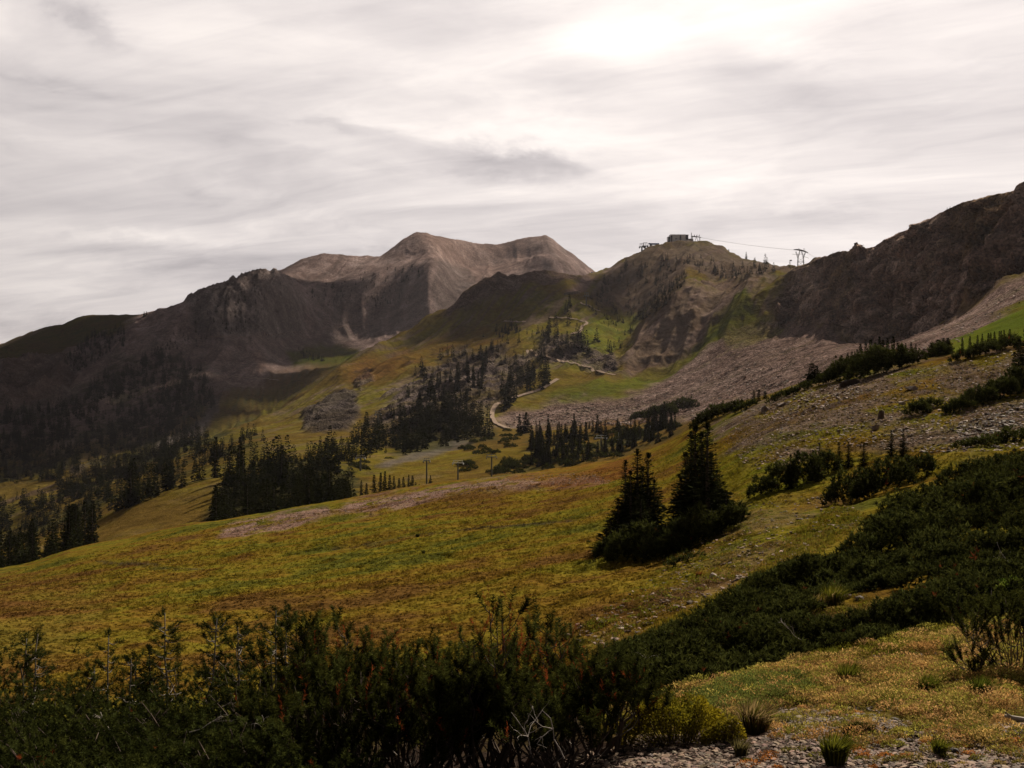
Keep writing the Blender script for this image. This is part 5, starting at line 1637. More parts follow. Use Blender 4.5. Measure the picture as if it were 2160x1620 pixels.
def snag(label, px, row, d, seed, size):
    """bleached dead branch showing through the foliage"""
    rng = np.random.default_rng(seed)
    x0, z0 = (px - CX) / FPX * d, -(row - CY) / FPX * d
    sp = Soup()

    def grow(p, dr, ln, r_, lv):
        k = 5
        pts = [p]
        for i in range(k):
            dr = unit(dr + rng.normal(0, 0.20, 3))
            pts.append(pts[-1] + dr * ln / k)
        tube(sp, pts, np.linspace(r_, r_ * 0.45, k + 1), PALE * rng.uniform(0.85, 1.3), 5)
        if lv:
            for i in range(rng.integers(2, 4)):
                j = rng.integers(2, k + 1)
                grow(pts[j], unit(dr + rng.normal(0, 0.7, 3)), ln * rng.uniform(0.4, 0.65), r_ * 0.6, lv - 1)
    grow(np.zeros(3), np.array([rng.uniform(-1, 1), -0.3, 0.55]), size, 0.0055, 2)
    o = sp.build('dead_branch', M_BARK, None, True, (x0, d, z0))
    return tag(o, label, 'branch', 'bleached dead branches')


for i, (px, row, d, s, lab) in enumerate([
        (232, 1540, 8.75, 0.17, 'small forked bleached branch in the corner cushions'), (400, 1545, 8.7, 0.28, 'bleached branch with several forks low in the left cushions'),
        (600, 1560, 8.5, 0.3, 'bleached branch where the cushions meet the pine row'),
        (1120, 1590, 7.9, 0.4, 'pale sweeping stem at the foot of the right pine bush'),
        (1190, 1600, 7.7, 0.4, 'pale sweeping stem beside the gravel'), (1380, 1425, 13.2, 0.3, 'grey dead sprig in the dwarf conifer mats'),
        (1690, 1350, 13.2, 0.3, 'grey dead sprig at the right end of the middle mat'), (2130, 1190, 17, 0.4, 'pale bare branch in the thicket at the right edge')]):
    snag(lab, px, row, d, 700 + i, s)


# ---- leafy yellow green bush
def leafy_bush(label, px, base_row, w_px, h_px, seed, n, cols, leaf=0.03, y0=5, y1=30, name='leafy_bush'):
    rng = np.random.default_rng(seed)
    p = hit(px, base_row, y0, y1)
    s = p[1] / FPX
    rx, h = w_px * s / 2, h_px * s
    a, q_ = rng.uniform(0, 6.283, n), np.sqrt(rng.random(n))
    X, Y = rx * q_ * np.cos(a), rx * 0.7 * q_ * np.sin(a) + rx * 0.4
    prof = np.sqrt(np.clip(1 - q_ ** 2.4, 0, 1))
    lump = 0.7 + 0.4 * fbm((X + px) / 0.16, Y / 0.16, 3, seed)
    Z = h * prof * lump * (1 - 0.75 * rng.random(n) ** 1.8)
    gz = ground_v(X + p[0], Y + p[1]) - p[2]
    P_ = np.stack([X, Y, Z + gz], -1)
    D = np.stack([q_ * np.cos(a), q_ * np.sin(a), 0.5 + 0 * a], -1) + rng.normal(0, 0.6, (n, 3))
    t = np.clip(0.5 + 0.9 * fbm((X + px) / 0.25, Y / 0.25, 3, seed + 5) + rng.normal(0, 0.25, n), 0, 1)[:, None]
    C = np.array(cols[0]) * (1 - t) + np.array(cols[1]) * t
    sp, st = Soup(), Soup()
    blades(sp, P_, D, rng.uniform(0.6, 1.2, n) * leaf, leaf * 0.55, C, rng, None, True)
    for i in rng.choice(n, 60, replace=False):
        e = P_[i]
        b = np.array([e[0] * 0.5, e[1] * 0.6, np.interp(0, [0], [0])])
        b[2] = gxy(b[0] + p[0], b[1] + p[1]) - p[2] - 0.02
        tube(st, [b, (b + e) / 2 + rng.normal(0, 0.02, 3), e], [0.006, 0.004, 0.002], BARK * 0.9, 4)
    r_ = thing(name, label, 'bush', p)
    sp.build('foliage', M_LEAF, r_)
    st.build('stems', M_BARK, r_, True)


leafy_bush('yellow green leafy bush between the pine row and the gravel', 1430, 1570, 230, 125, 801, 9000, ((0.110, 0.100, 0.010), (0.260, 0.205, 0.014)), 0.026)
leafy_bush('small yellow leafy bush right of the larger yellow green one', 1530, 1568, 90, 70, 802, 2200, ((0.110, 0.100, 0.012), (0.260, 0.200, 0.016)), 0.024)
leafy_bush('bright green herb patch at the right edge above the half bare shrub', 2130, 1275, 150, 60, 803, 4000, ((0.060, 0.095, 0.012), (0.115, 0.140, 0.020)), 0.05, 10, 30)
leafy_bush('low grey green bush on the tan ground cover near the bottom right', 1815, 1548, 70, 42, 804, 1500, ((0.050, 0.055, 0.012), (0.120, 0.095, 0.025)), 0.02)


def tussock(label, px, base_row, w_px, h_px, seed, n, lo, hi, straw=0.0, y0=5, y1=40, group='grass tussocks near the gravel'):
    rng = np.random.default_rng(seed)
    p = hit(px, base_row, y0, y1)
    s = p[1] / FPX
    w, h = w_px * s, h_px * s
    a = rng.uniform(0, 6.283, n)
    q_ = np.sqrt(rng.random(n))
    b = np.stack([q_ * np.cos(a) * w * 0.22, q_ * np.sin(a) * w * 0.22, 0 * a - 0.01], -1)
    out = np.stack([np.cos(a), np.sin(a), 0 * a], -1)
    ln = h * rng.uniform(0.6, 1.08, n)
    sprd = rng.uniform(0.05, 0.75, n) * (0.35 + q_ * 0.65)
    m = b + out * (ln * sprd * 0.4)[:, None] + np.array([0, 0, 1.0]) * (ln * 0.62)[:, None]
    e = b + out * (ln * sprd)[:, None] + np.array([0, 0, 1.0]) * (ln * (1 - 0.35 * sprd))[:, None]
    e += np.array([0.10, -0.03, 0]) * ln[:, None]
    sd = np.cross(out, [0, 0, 1.0]) + rng.normal(0, 0.4, (n, 3))
    sd = unit(sd) * (0.0035 + 0.0012 * (p[1] / 8))
    v = np.stack([b - sd, b + sd, m + sd * 0.8, m - sd * 0.8, e], 1).reshape(-1, 3)
    i = np.arange(n)[:, None] * 5
    f = np.concatenate([i + [0, 1, 2], i + [0, 2, 3], i + [3, 2, 4]])
    t = rng.random((n, 1))
    C = np.array(lo) * (1 - t) + np.array(hi) * t
    c5 = np.repeat(C, 5, 0)
    if straw:
        k = rng.random(n) < straw
        col2 = np.array([0.34, 0.23, 0.105])
        c5 = c5.reshape(n, 5, 3)
        c5[k, 2:] = col2 * rng.uniform(0.7, 1.2, (k.sum(), 1, 1))
        c5 = c5.reshape(-1, 3)
    sp = Soup()
    sp.add(v, f, c5)
    o = sp.build('grass_tussock', M_GRASS, None, False, p)
    return tag(o, label, 'grass', group)


GLO, GHI = (0.045, 0.055, 0.008), (0.170, 0.165, 0.016)
tussock('tall grass tussock with straw coloured heads at the edge of the gravel', 1592, 1548, 95, 78, 821, 620, GLO, (0.14, 0.115, 0.02), 0.55)
tussock('rounded dark green tussock on the gravel at the bottom edge', 1762, 1613, 84, 72, 822, 620, (0.022, 0.030, 0.007), GHI)
tussock('upright green tussock on the right of the tan ground cover', 2070, 1480, 52, 62, 823, 380, GLO, (0.10, 0.12, 0.012))
tussock('wide low green tussock left of the upright one', 1960, 1462, 80, 42, 824, 380, GLO, (0.13, 0.13, 0.014))
tussock('broad green tussock in the middle of the tan ground cover', 1795, 1444, 95, 52, 825, 460, GLO, (0.14, 0.135, 0.014))
tussock('small dark tussock on the gravel at the lower right', 1982, 1592, 46, 40, 826, 260, GLO, GHI)
tussock('thin greyish tussock on the gravel below the yellow bush', 1563, 1594, 52, 42, 827, 170, (0.07, 0.06, 0.02), (0.16, 0.13, 0.05))
tussock('small tussock at the upper edge of the ground cover below the middle mat', 1755, 1390, 60, 30, 828, 260, GLO, (0.14, 0.13, 0.014))
tussock('green tussock below the rightmost mat', 1885, 1395, 50, 28, 829, 200, GLO, (0.13, 0.13, 0.014))
tussock('straw and green tussock near the half bare shrub', 2010, 1375, 70, 34, 830, 260, GLO, (0.16, 0.14, 0.02), 0.2)
tussock('grass patch in the gap between the upper and middle mats', 1760, 1275, 80, 45, 831, 420, GLO, (0.17, 0.15, 0.014), 0.1, 9, 40)
tussock('yellow grass patch left of the gap stones', 1730, 1282, 50, 34, 832, 260, (0.06, 0.05, 0.01), (0.19, 0.15, 0.02), 0.2, 9, 40)
# ------------------------------------------------------------------ roads
def road(label, pts, width, y0, y1, lift=0.8, col=(0.29, 0.21, 0.155)):
    p = np.array(pts, float)
    seglen = np.hypot(*np.diff(p, axis=0).T)
    s = np.concatenate([[0], np.cumsum(seglen)])
    u = np.arange(0, s[-1], 2.0)
    q = np.stack([gsm(np.interp(u, s, p[:, 0])), gsm(np.interp(u, s, p[:, 1]))], -1)
    X, Y, Z, A, ok = hits_v(q[:, 0], q[:, 1], y0, y1)
    X, Y = X[ok], Y[ok]
    X, Y = gsm(X), gsm(Y)
    t = np.stack([np.gradient(X), np.gradient(Y)], -1)
    t = unit(t)
    nrm = np.stack([-t[:, 1], t[:, 0]], -1)
    k = np.linspace(-0.5, 0.5, 5)
    vx = X[:, None] + nrm[:, :1] * k * width
    vy = Y[:, None] + nrm[:, 1:] * k * width
    zz = ground_v(vx.ravel(), vy.ravel()).reshape(vx.shape)
    zz = np.maximum(zz, zz.mean(1, keepdims=True) - 0.3) + lift
    V = np.stack([vx, vy, zz], -1).reshape(-1, 3)
    n = len(X)
    i, j = np.meshgrid(np.arange(n - 1), np.arange(4), indexing='ij')
    f = np.stack([i * 5 + j, i * 5 + j + 1, (i + 1) * 5 + j + 1, (i + 1) * 5 + j], -1).reshape(-1, 4)
    C = np.tile(np.array(col), (len(V), 1))
    o = link('road', mesh_np('road', V, f, M_DIRT, True, C))
    return tag(o, label, 'road', kind='structure')


def gsm(a, r=3):
    k = np.ones(2 * r + 1) / (2 * r + 1)
    return np.convolve(np.pad(a, r, mode='edge'), k, mode='valid')


road('pale dirt road curling round the bend beside the boulder field', [(1075, 906), (1056, 900), (1043, 893), (1037, 880), (1039, 866), (1047, 854), (1062, 848), (1085, 840), (1110, 832), (1135, 825), (1155, 815), (1166, 807), (1180, 799)], 2.9, 520, 1000)
road('pale dirt track running straight across the hillside', [(1108, 740), (1130, 746), (1145, 752), (1170, 759), (1200, 766), (1220, 770), (1240, 776), (1260, 783), (1278, 789), (1302, 793)], 3.1, 700, 1150)
road('pale dirt track zigzagging by the small firs', [(1155, 671), (1175, 671), (1200, 672), (1215, 675), (1230, 679), (1242, 680), (1238, 685), (1228, 689), (1223, 693), (1228, 700), (1215, 704), (1200, 707)], 3.1, 800, 1450)
road('short pale dirt track high on the summit hill', [(1222, 641), (1240, 645), (1250, 650), (1262, 657), (1272, 658)], 3.1, 900, 1500)
road('faint dirt track on the grassy shoulder of the middle hill', [(1058, 680), (1075, 679), (1095, 681), (1112, 680)], 4.0, 900, 1400)
road('thin old track traversing the foot of the far mountain', [(430, 712), (520, 712), (560, 708), (600, 703), (680, 695), (720, 690), (800, 683)], 3.5, 1350, 2300, 0.4, (0.24, 0.17, 0.14))
road('faint track on the fan below the far mountain', [(455, 793), (520, 797), (560, 799), (592, 803)], 3.0, 1000, 1900, 0.4, (0.28, 0.21, 0.17))

# ------------------------------------------------------------------ summit lodge, tram, lifts
WHITE, GREYW, DARK, STEEL = (0.85, 0.85, 0.87), (0.86, 0.86, 0.88), (0.035, 0.04, 0.05), (0.16, 0.155, 0.15)
BLUE = (0.035, 0.12, 0.42)


def part(parent, name, boxes, mat, col):
    sp = Soup()
    for b in boxes:
        box(sp, *b[:6], col, b[6] if len(b) > 6 else 0.0)
    return sp.build(name, mat, parent)


D_L = 1545.0
lx = (1430 - CX) / FPX * D_L
M1 = D_L / FPX                                            # one pixel in metres there
zc = min(ground(1408, D_L), ground(1452, D_L)) - 1.5
gz0 = -(517.5 - CY) / FPX * D_L                           # floor level
lodge = thing('summit_lodge', 'grey flat-roofed lodge with tall dark windows on the summit hill', 'building', (lx, D_L, gz0), 0)
w = 45 * M1
part(lodge, 'base', [(0, 0, -3.2, w + 9, 17, 6.4)], M_WALL, (0.22, 0.20, 0.19))
part(lodge, 'wall', [(-0.9, 0, 6.9, 21.2, 14, 13.8)], M_WALL, GREYW)
part(lodge, 'glazed_corner', [(-13.0, 0.5, 5.6, 3.2, 11, 11.2)], M_GLASS, (0.10, 0.115, 0.13))
part(lodge, 'window', [(-13.6, -5.05, 6.0, 0.9, 0.3, 9.6), (-12.2, -5.05, 6.0, 0.9, 0.3, 9.6)], M_GLASS, DARK)
part(lodge, 'window', [(-9.9, -7.05, 7.4, 1.9, 0.3, 10.5)], M_GLASS, DARK)
part(lodge, 'window', [(2.5, -7.05, 7.6, 2.0, 0.3, 10.8)], M_GLASS, DARK)
part(lodge, 'window', [(-3.4, -7.05, 8.2, 2.8, 0.3, 1.6)], M_GLASS, DARK)
part(lodge, 'upper_storey', [(11.7, 0, 10.2, 4.0, 12, 7.0)], M_GLASS, (0.055, 0.06, 0.075))
part(lodge, 'wing', [(11.9, -1, 3.3, 4.2, 12, 6.6)], M_WALL, GREYW)
part(lodge, 'wing', [(17.2, 0, 4.4, 6.2, 11, 8.6)], M_WALL, (0.34, 0.33, 0.33))
part(lodge, 'roof', [(-0.9, 0, 14.1, 21.9, 14.6, 0.5), (-13.0, 0.5, 11.4, 3.6, 11.6, 0.4), (11.9, 0, 13.95, 4.8, 12.8, 0.45)], M_METAL, (0.24, 0.24, 0.25))
part(lodge, 'door', [(11.9, -7.15, 1.6, 2.2, 0.3, 3.0)], M_GLASS, DARK)
rl = Soup()
for i in range(15):
    bar(rl, (-17 + i * 2.6, -9.4, 0), (-17 + i * 2.6, -9.4, 1.5), 0.12, WHITE, 4)
for z in (0.75, 1.5):
    bar(rl, (-17, -9.4, z), (19.4, -9.4, z), 0.14, WHITE, 4)
rl.build('terrace_railing', M_METAL, lodge)

dx, dz = (1468 - CX) / FPX * D_L, -(516 - CY) / FPX * D_L
dock = thing('tram_dock', 'steel tram dock with splayed legs and a mast beside the summit lodge', 'tram station', (dx, D_L, dz), 0)
sp = Soup()
bar(sp, (-6.4, 0, -3), (-6.4, 0, 16.8), 0.45, STEEL)
bar(sp, (-5.2, 0, 9.0), (-5.2, 0, 13.0), 0.35, STEEL)
sp.build('mast', M_METAL, dock)
sp = Soup()
tube(sp, [(-6.5, 0, 11.4), (0, 0, 11.2), (4, 0, 10.7), (7.2, 0, 10.0)], [0.75, 0.75, 0.6, 0.4], STEEL, 6)
sp.build('beam', M_METAL, dock)
for xa, xb in ((-5.2, -2.6), (0.4, -2.2), (0.9, 3.2), (5.2, 3.8)):
    sp = Soup()
    bar(sp, (xa, 0, 11), (xb, 0, 1.5), 0.32, STEEL)
    sp.build('leg', M_METAL, dock)
sp = Soup()
for x in (-2.2, 1.2, 4.6):
    box(sp, x, 0, 12.4, 1.0, 1.0, 1.6, STEEL)
    bar(sp, (x, 0, 12.5), (x + 0.6, 0, 14.4), 0.2, STEEL)
sp.build('pulley', M_METAL, dock)
part(dock, 'platform', [(0, 0, -0.6, 16, 8, 4.0)], M_WALL, (0.24, 0.20, 0.18))
tram = thing('tram_cabin', 'white aerial tram cabin with dark windows parked at the summit dock', 'tram cabin', (dx + 5.5, D_L - 2, dz + 1.2), 0)
sp = Soup()
ring = [(-4.2, 0.6), (-3.6, 0), (3.6, 0), (4.2, 0.8), (4.0, 3.0), (3.0, 3.9), (-3.0, 3.9), (-4.0, 3.0)]
v = np.array([(x, y, z) for y in (-1.8, 1.8) for x, z in ring])
n = len(ring)
f = [[i, (i + 1) % n, n + i] for i in range(n)] + [[(i + 1) % n, n + (i + 1) % n, n + i] for i in range(n)] + [[0, i + 1, i] for i in range(1, n - 1)] + [[n, n + i, n + i + 1] for i in range(1, n - 1)]
sp.add(v, np.array(f), (0.60, 0.56, 0.54))
sp.build('cabin_body', M_METAL, tram)
part(tram, 'window', [(0, -1.86, 2.3, 6.6, 0.15, 1.1)], M_GLASS, DARK)
part(tram, 'stripe', [(0, -1.86, 1.0, 7.4, 0.12, 0.55)], M_METAL, (0.30, 0.05, 0.04))
sp = Soup()
bar(sp, (0, 0, 3.9), (0, 0, 9.4), 0.25, STEEL)
sp.build('hanger', M_METAL, tram)

# blue roofed chairlift terminal and its first towers
bx, bz = (1378 - CX) / FPX * D_L, -(524 - CY) / FPX * D_L
term = thing('lift_terminal', 'chairlift terminal with a bright blue roof left of the summit lodge', 'lift station', (bx, D_L, bz), 0)
part(term, 'roof', [(1.6, 0, 6.2, 12.6, 6, 1.7), (-5.6, 0, 6.6, 2.4, 6, 1.2)], M_METAL, BLUE)
part(term, 'column', [(-3.6, 0, 1.6, 3.0, 3, 8.4)], M_WALL, (0.16, 0.17, 0.19))
part(term, 'column', [(5.2, 0, 2.6, 1.2, 2, 6.0)], M_WALL, (0.16, 0.17, 0.19))
part(term, 'hut', [(-1.0, -1, 1.4, 5.0, 4, 5.0)], M_WALL, (0.17, 0.17, 0.18))


def lift_tower(label, px, base_row, top_row, d, arm_w, group='chairlift towers', pale=False, rz=0.0):
    z0 = -(base_row - CY) / FPX * d
    g = ground(px, d)
    x0 = (px - CX) / FPX * d
    top = -(top_row - CY) / FPX * d
    h = top - g
    o = thing('lift_tower', label, 'lift tower', (x0, d, g - 0.3), rz, group)
    s = d / 430.0
    sp = Soup()
    tube(sp, [(0, 0, -0.5), (0, 0, h + 0.3)], [0.38 * s, 0.27 * s], (0.10, 0.105, 0.11), 8)
    sp.build('pole', M_METAL, o)
    cw = (0.55, 0.56, 0.58) if pale else (0.17, 0.175, 0.18)
    sp = Soup()
    box(sp, 0, 0, h + 0.35, arm_w, 0.4 * s, 0.34 * s, cw)
    box(sp, 0, 0, h + 1.35 * s, arm_w * 0.86, 0.22 * s, 0.16 * s, cw)
    for k in (-0.36, 0.0, 0.36):
        bar(sp, (arm_w * k, 0, h + 0.4), (arm_w * k, 0, h + 1.35 * s), 0.09 * s, cw, 4)
    sp.build('crossarm', M_METAL, o)
    for k in (-1, 1):
        sp = Soup()
        box(sp, k * arm_w * 0.46, 0, h + 0.1, 0.35 * s, 2.6 * s, 0.42 * s, cw)
        for j in range(4):
            y = (-0.9 + 0.6 * j) * s
            tube(sp, [(k * arm_w * 0.46 - 0.12 * s, y, h - 0.12 * s), (k * arm_w * 0.46 + 0.12 * s, y, h - 0.12 * s)], 0.24 * s, (0.05, 0.05, 0.05), 8)
        sp.build('sheaves', M_METAL, o)
    return o


gl = 'chairlift towers on the valley floor'
lift_tower('leftmost lift tower above the small firs of the crest', 760, 1010, 966, 400, 3.6, gl)
lift_tower('lift tower with a slim pole right of the leftmost one', 900, 1020, 972, 330, 2.0, gl)
lift_tower('lift tower with a pale crossarm in front of a round fir', 966, 1012, 977, 300, 3.2, gl, True)
lift_tower('lift tower standing above the scrub left of the meadow clumps', 1037, 1004, 964, 320, 3.2, gl)
lift_tower('lift tower with a wide pale crossarm among the valley scrub', 1268, 945, 924, 420, 4.6, gl, True)
lift_tower('far lift tower on the grass above the dense stand', 797, 890, 874, 640, 3.6, gl)
lift_tower('slim lift tower beside the short high track', 1237, 640, 624, 1200, 5.0, gl)
gt = 'lift towers below the blue terminal'
lift_tower('first lift tower left of the blue terminal', 1354, 527, 521, 1530, 7, gt)
lift_tower('second lift tower between the first and the blue terminal', 1361, 528, 519, 1530, 7, gt)


def lift_chair(label, px, row, d, wdt=2.6):
    x0, z0 = (px - CX) / FPX * d, -(row - CY) / FPX * d
    o = thing('lift_chair', label, 'lift chair', (x0, d, z0), 0.3, 'chairs on the valley lift')
    part(o, 'seat', [(0, 0, 0, wdt, 0.5, 0.12)], M_METAL, (0.5, 0.5, 0.52))
    part(o, 'backrest', [(0, 0.3, 0.4, wdt, 0.1, 0.5)], M_METAL, (0.5, 0.5, 0.52))
    sp = Soup()
    tube(sp, [(0, 0, 2.9), (0, 0.25, 2.2), (0, 0.3, 0.7)], 0.07, (0.45, 0.45, 0.46), 5)
    for k in (-1, 1):
        tube(sp, [(0, 0.28, 1.2), (k * wdt / 2, 0.25, 1.1), (k * wdt / 2, 0, 0.0)], 0.06, (0.45, 0.45, 0.46), 5)
    sp.build('hanger', M_METAL, o)
    return o


lift_chair('pale lift chair hanging right of the wide crossarm', 1305, 928, 430)
lift_chair('pale lift chair hanging above the scrub near the meadow clumps', 1372, 914, 425)

# tram tower on the saddle
D_T = 1285.0
tx, tz = (1689 - CX) / FPX * D_T, -(558 - CY) / FPX * D_T
tt = thing('tram_tower', 'lattice tram tower with an arched crossbeam on the saddle', 'tram tower', (tx, D_T, tz), 0)
q = D_T / FPX
TC = (0.11, 0.105, 0.10)
for s_ in (-1, 1):
    sp = Soup()
    for y in (-1.6, 1.6):
        bar(sp, (s_ * 6.6 * q, y, -4), (s_ * 5.6 * q, y, 8), 0.27, TC)
        bar(sp, (s_ * 5.6 * q, y, 8), (s_ * 10.5 * q, y, 15.2), 0.25, TC)
        bar(sp, (s_ * 5.6 * q, y, 8), (s_ * 1.5 * q, y, 16.6), 0.25, TC)
    for k in range(3):
        z = -2 + k * 3.3
        bar(sp, (s_ * 6.5 * q, -1.6, z), (s_ * 6.3 * q, 1.6, z + 3.6), 0.12, TC, 4)
        bar(sp, (s_ * 6.5 * q, 1.6, z), (s_ * 6.3 * q, -1.6, z + 3.6), 0.12, TC, 4)
    sp.build('leg', M_METAL, tt)
sp = Soup()
for k in range(2):
    z = -1.5 + k * 4.6
    for y in (-1.6, 1.6):
        bar(sp, (-6.4 * q, y, z), (6.4 * q, y, z), 0.16, TC, 4)
    bar(sp, (-6.4 * q, 0, z), (6.3 * q, 0, z + 5.0), 0.14, TC, 4)
    bar(sp, (6.4 * q, 0, z), (-6.3 * q, 0, z + 5.0), 0.14, TC, 4)
bar(sp, (-9 * q, 0, 12.2), (9 * q, 0, 12.2), 0.2, TC, 4)
sp.build('bracing', M_METAL, tt)
sp = Soup()
tube(sp, [(-15 * q, 0, 31.2 * q), (-8 * q, 0, 31.4 * q), (0, 0, 30.2 * q), (8 * q, 0, 28 * q), (15.5 * q, 0, 24.8 * q)], [0.45, 0.85, 0.95, 0.85, 0.45], TC, 6)
for k in (-4, 7):
    bar(sp, (k * q - 1, 0, 30 * q), (k * q, 0, 34.5 * q), 0.2, TC, 4)
    bar(sp, (k * q + 1.2, 0, 30 * q), (k * q, 0, 34.5 * q), 0.2, TC, 4)
sp.build('crossbeam', M_METAL, tt)
sp = Soup()
bar(sp, (-18 * q, 0, 22 * q), (-2 * q, 0, 20 * q), 0.2, TC, 4)
bar(sp, (5 * q, 0, 17.5 * q), (17 * q, 0, 13.5 * q), 0.2, TC, 4)
sp.build('side_arm', M_METAL, tt)

sp = Soup()
A_ = np.array([dx + 7, D_L, dz + 10.2])
B_ = np.array([tx - 14 * q, D_T, tz + 31 * q])
for off in (0.0, 3.0):
    k = np.linspace(0, 1, 30)[:, None]
    pts = A_ + (B_ - A_) * k + np.array([0, 0, -1.5]) * (4 * k * (1 - k)) + [0, off, 0]
    tube(sp, pts, 0.08, (0.30, 0.29, 0.28), 4)
E_ = np.array([(1800 - CX) / FPX * 900, 900, -(585 - CY) / FPX * 900])
B2 = np.array([tx + 15 * q, D_T, tz + 25 * q])
for off in (0.0, 3.0):
    k = np.linspace(0, 1, 20)[:, None]
    pts = B2 + (E_ - B2) * k + np.array([0, 0, -1.0]) * (4 * k * (1 - k)) + [0, off, 0]
    tube(sp, pts, 0.08, (0.30, 0.29, 0.28), 4)
tag(sp.build('tram_cable', M_METAL), 'thin tram cable from the summit dock over the lattice tower', 'cable')
sg = thing('sign_post', 'tiny sign board on a post left of the tram tower', 'sign', ((1668 - CX) / FPX * 1310, 1310, ground(1668, 1310)), 0)
part(sg, 'board', [(0, 0, 6.2, 2.6, 0.3, 1.4)], M_METAL, (0.08, 0.08, 0.08))
part(sg, 'post', [(0, 0, 2.6, 0.25, 0.25, 6.0)], M_METAL, (0.08, 0.08, 0.08))

# hut on the far pass and the snow fence below it
d_ = 1470
hut = thing('lift_hut', 'tiny lift hut with a blue roof on the pass left of the summit hill', 'hut', ((1257 - CX) / FPX * d_, d_, ground(1257, d_) - 0.5), 0)
part(hut, 'wall', [(0, 0, 1.8, 10, 6, 3.6)], M_WALL, (0.30, 0.30, 0.30))
part(hut, 'roof', [(0, 0, 4.2, 13, 8, 1.1)], M_METAL, (0.05, 0.11, 0.30))
p0, p1 = hit(1190, 625, 1000, 1600), hit(1222, 619, 1000, 1600)
if p0 and p1:
    sp = Soup()
    for k in np.linspace(0, 1, 10):
        x, y = p0[0] + (p1[0] - p0[0]) * k, p0[1] + (p1[1] - p0[1]) * k
        z = gxy(x, y)
        bar(sp, (x, y, z - 0.5), (x, y, z + 3.4), 0.25, (0.06, 0.055, 0.05), 4)
    for h_ in (1.2, 2.2, 3.2):
        k = np.linspace(0, 1, 10)
        pts = np.stack([p0[0] + (p1[0] - p0[0]) * k, p0[1] + (p1[1] - p0[1]) * k, 0 * k], -1)
        pts[:, 2] = ground_v(pts[:, 0], pts[:, 1]) + h_
        tube(sp, pts, 0.28, (0.06, 0.055, 0.05), 4)
    tag(sp.build('snow_fence', M_BARK), 'dark snow fence across the slope under the pass', 'fence')

# pale lift station half hidden behind the right crest
d_ = 112
st_ = thing('lift_station', 'small pale lift station peeping over the crest beside the dark firs', 'lift station', ((1684 - CX) / FPX * d_, d_, -(829 - CY) / FPX * d_), 0.2)
part(st_, 'roof', [(0, 0, 0.62, 1.25, 0.9, 0.06)], M_METAL, (0.42, 0.44, 0.44))
for x in (-0.45, 0.45):
    part(st_, 'post', [(x, 0, 0.1, 0.06, 0.06, 1.0)], M_METAL, (0.2, 0.2, 0.2))
part(st_, 'housing', [(0, 0, 0.12, 0.95, 0.6, 0.36)], M_METAL, (0.26, 0.28, 0.28))
part(st_, 'window', [(0, -0.305, 0.2, 0.6, 0.02, 0.14)], M_GLASS, DARK)
# ------------------------------------------------------------------ boulders one can tell apart
rk = np.random.default_rng(33)


def boulder(label, px, row, w_px, h_px, y0, y1, seed, group=None, col=(0.20, 0.15, 0.13), cat='rock', name='boulder'):
    rng = np.random.default_rng(seed)
    p = hit(px, row, y0, y1)
    s = p[1] / FPX
    (v, f), = rock_shapes(1, rng, 1.0)
    v = v / np.abs(v).max(0) * [w_px * s / 2, w_px * s / 2 * 0.8, h_px * s / 2 * 1.3]
    sp = Soup()
    sp.add(v, f, np.array(col) * rng.uniform(0.85, 1.15))
    o = sp.build(name, M_STONE, None, False, (p[0], p[1], p[2] + h_px * s * 0.30))
    return tag(o, label, cat, group)


gs = 'boulders on the stony slope'
boulder('squat brown boulder near the left of the stony crest', 1613, 868, 22, 14, 40, 130, 901, gs)
boulder('flat brown slab pair on the stony crest right of the squat boulder', 1652, 856, 30, 9, 40, 130, 902, gs)
boulder('long tilted pale slab on the upper stony slope', 1925, 822, 34, 10, 40, 130, 903, gs, (0.30, 0.23, 0.19))
boulder('dark mound of rock on the crest below the big grove', 1792, 812, 44, 16, 40, 130, 904, gs, (0.09, 0.07, 0.06))
boulder('pale flat stone in the middle of the stony slope', 1903, 853, 16, 8, 40, 130, 905, gs, (0.34, 0.27, 0.23))
boulder('brown split rock low on the stony slope', 1845, 908, 20, 13, 40, 130, 906, gs)
st = hit(1858, 882, 40, 130)
sp = Soup()
tube(sp, [(0, 0, -0.1), (0.02, 0, 0.22), (0.05, 0, 0.42)], [0.19, 0.16, 0.15], (0.11, 0.075, 0.055), 9)
tag(sp.build('tree_stump', M_BARK, None, True, st), 'short brown tree stump standing on the stony slope', 'stump')
boulder('white boulder beside the yellow patch left of the lower mats', 1595, 1155, 10, 6, 20, 60, 908, None, (0.4, 0.33, 0.28))
boulder('pale flat rock in the grass above the upper mat', 1505, 1218, 20, 11, 15, 60, 909, None, (0.34, 0.26, 0.22))
boulder('pale rock in the gap between the mats', 1785, 1262, 22, 12, 9, 40, 910, None, (0.32, 0.23, 0.19))
boulder('dark rock beside the pale one in the gap between the mats', 1812, 1266, 22, 12, 9, 40, 911, None, (0.08, 0.06, 0.05))
gg = 'single stones on the gravel'
boulder('dark pointed stone under the yellow green bush', 1372, 1585, 18, 12, 5, 20, 912, gg, (0.06, 0.05, 0.045))
boulder('grey stone at the right edge of the yellow green bush', 1482, 1563, 18, 12, 5, 20, 913, gg, (0.20, 0.17, 0.16))
boulder('pale angular stone on the gravel left of the thin tussock', 1372, 1598, 14, 8, 5, 20, 914, gg, (0.38, 0.31, 0.28))
boulder('dark stone right of the small dark tussock', 2012, 1588, 20, 12, 5, 20, 915, gg, (0.07, 0.06, 0.06))
boulder('long grey stone on the gravel right of the rounded tussock', 1650, 1601, 18, 8, 5, 20, 916, gg, (0.16, 0.13, 0.12))
sp = Soup()
lg = hit(2145, 1522, 5, 20)
